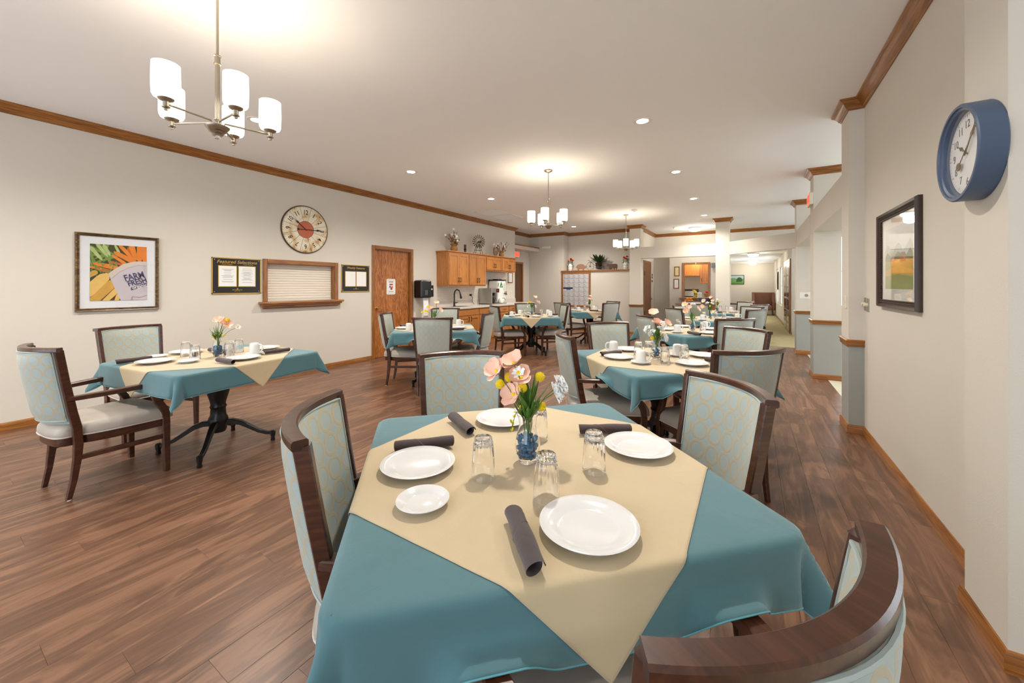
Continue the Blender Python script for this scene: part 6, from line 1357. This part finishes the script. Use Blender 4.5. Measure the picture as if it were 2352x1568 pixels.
for i in range(3):
    pth = [(-.10+.05*j, .0, .12*math.sin(.3+j*.5)) for j in range(6)]; pth = [(p[2]*1.0+.02*i, -.03+.03*i, .02+p[0]) for p in pth]
    t = thing('banana', 'yellow banana, %s of the bunch on the fruit bowl' % ['left', 'middle', 'right'][i], 'banana', (-1.50, 12.4, .8255+.24), group='banana bunch'); obj('peel', MB().tube(pth, .019, 8, scales=[.4, .9, 1, 1, .85, .35]), 'banana', t); obj('stalk', MB().tube([pth[-1], (pth[-1][0]-.01, pth[-1][1], pth[-1][2]+.03)], .006, 6), 'dleaf', t)
t = thing('plastic_tub', 'clear plastic tub beside the fruit bowl', 'container', (-1.12, 12.4, .8255)); m_ = MB(); m_.box(-.17, -.165, -.1, .1, 0, .19); m_.box(.165, .17, -.1, .1, 0, .19); m_.box(-.165, .165, -.1, -.095, 0, .19); m_.box(-.165, .165, .095, .1, 0, .19); m_.box(-.165, .165, -.095, .095, 0, .005); obj('tub', m_, clear_pane('frosted_tub', (214, 216, 220), .3, .2), t, smooth=0); obj('rim', frame_mb(.36, .22, .012, .008).__class__().box(-.175, .175, -.105, -.1, .185, .195), 'white', t, smooth=0); obj('lids', MB().box(-.14, .1, -.08, .08, .006, .06), 'white', t, smooth=0)
t = thing('console_table', 'dark wooden console table at the hallway entrance', 'table', (-.32, 11.75, 0)); obj('top', MB().box(-.42, .3, -.2, .2, .86, .895), 'chairwood', t, smooth=0)
for x in (-.36, .24):
    for y in (-.16, .16): obj('leg', MB().box(x-.03, x+.03, y-.03, y+.03, 0, .86), 'chairwood', t, smooth=0)
# wing chair
t = thing('wing_chair', 'brown leather wing chair at the end of the hallway', 'armchair', (.48, 21.45, 0), R(0))
obj('backrest', MB().prism([(-.36, .4), (-.42, 1.05), (.42, 1.05), (.36, .4)], .12, .28), 'leather', t, bevel=.04, smooth=0); obj('seat', MB().box(-.34, .34, -.42, .14, .24, .46), 'leather', t, bevel=.05, smooth=0)
for s_ in (-1, 1):
    obj('wing', MB().prism([(.26, .35), (.26, 1.06), (.05, 1.05), (-.02, .82), (-.12, .66), (-.40, .62), (-.42, .24), (.26, .24)], s_*.34 if s_ > 0 else -.45, s_*.34+.11 if s_ > 0 else -.34, axis='x'), 'leather', t, bevel=.03, smooth=0)
    for y in (-.36, .2): obj('leg', MB().box(s_*.36-.025, s_*.36+.025, y-.025, y+.025, 0, .24), 'chairwood', t, smooth=0)
t = thing('framed_picture', 'black framed green tree landscape on the hallway end wall', 'picture', (-.62, 22.4, 1.66), BACK); obj('picture_frame', frame_mb(.66, .47, .025, .02), 'dark', t, smooth=0)
poly_part('print', [(0, [(-.31, -.21), (.31, -.21), (.31, .21), (-.31, .21)]), (1, [(-.31, -.21), (.31, -.21), (.31, .06), (.1, .03), (-.1, .09), (-.31, .07)]), (2, [(-.02, -.1), (.0, .02), (.05, .1), (.13, .13), (.22, .08), (.26, -.02), (.22, -.1)]), (3, [(-.31, -.21), (.31, -.21), (.31, -.12), (-.31, -.08)])], t, -.008, [plain('tree_sky', (170, 196, 200), .6), plain('tree_hill', (110, 150, 100), .6, var=.2, vscale=8), plain('tree_crown', (40, 84, 44), .6, var=.3, vscale=20), plain('tree_grass', (96, 140, 70), .6, var=.2, vscale=12)])
t = thing('coat_hanging', 'dark scarf hanging between the hallway windows', 'scarf', (.95, 18.85, 1.55), RIGHT); obj('cloth', MB().grid(lambda u, v: (-.1+.2*u+.02*math.sin(v*5), -.04-.02*math.sin(u*6+v*3), .35-.7*v), 8, 12), 'dframe', t, solid=.006, smooth=80); obj('hook', MB().tube([(0, 0, .36), (0, -.05, .37)], .01, 6), 'bronze', t)
t = thing('floor_plant', 'tall thin-leaved plant beyond the hallway door', 'plant', (1.25, 12.6, 0)); obj('pot', MB().lathe([(.001, 0), (.12, 0), (.15, .3), (.13, .3), (.001, .28)], 18), 'white', t)
rr = random.Random(33); TLF = leafm(.3, .025, 'dleaf')
for i in range(40):
    a = rr.random()*2*PI; inst('leaf', TLF, t, (.03*math.cos(a), .03*math.sin(a), rr.uniform(.35, 1.0)), (0, -rr.uniform(.5, 1.4), a), rr.uniform(.7, 1.2))
obj('stem', MB().tube([(0, 0, .28), (.02, 0, .7), (0, .02, 1.05)], .012, 6), 'dleaf', t)
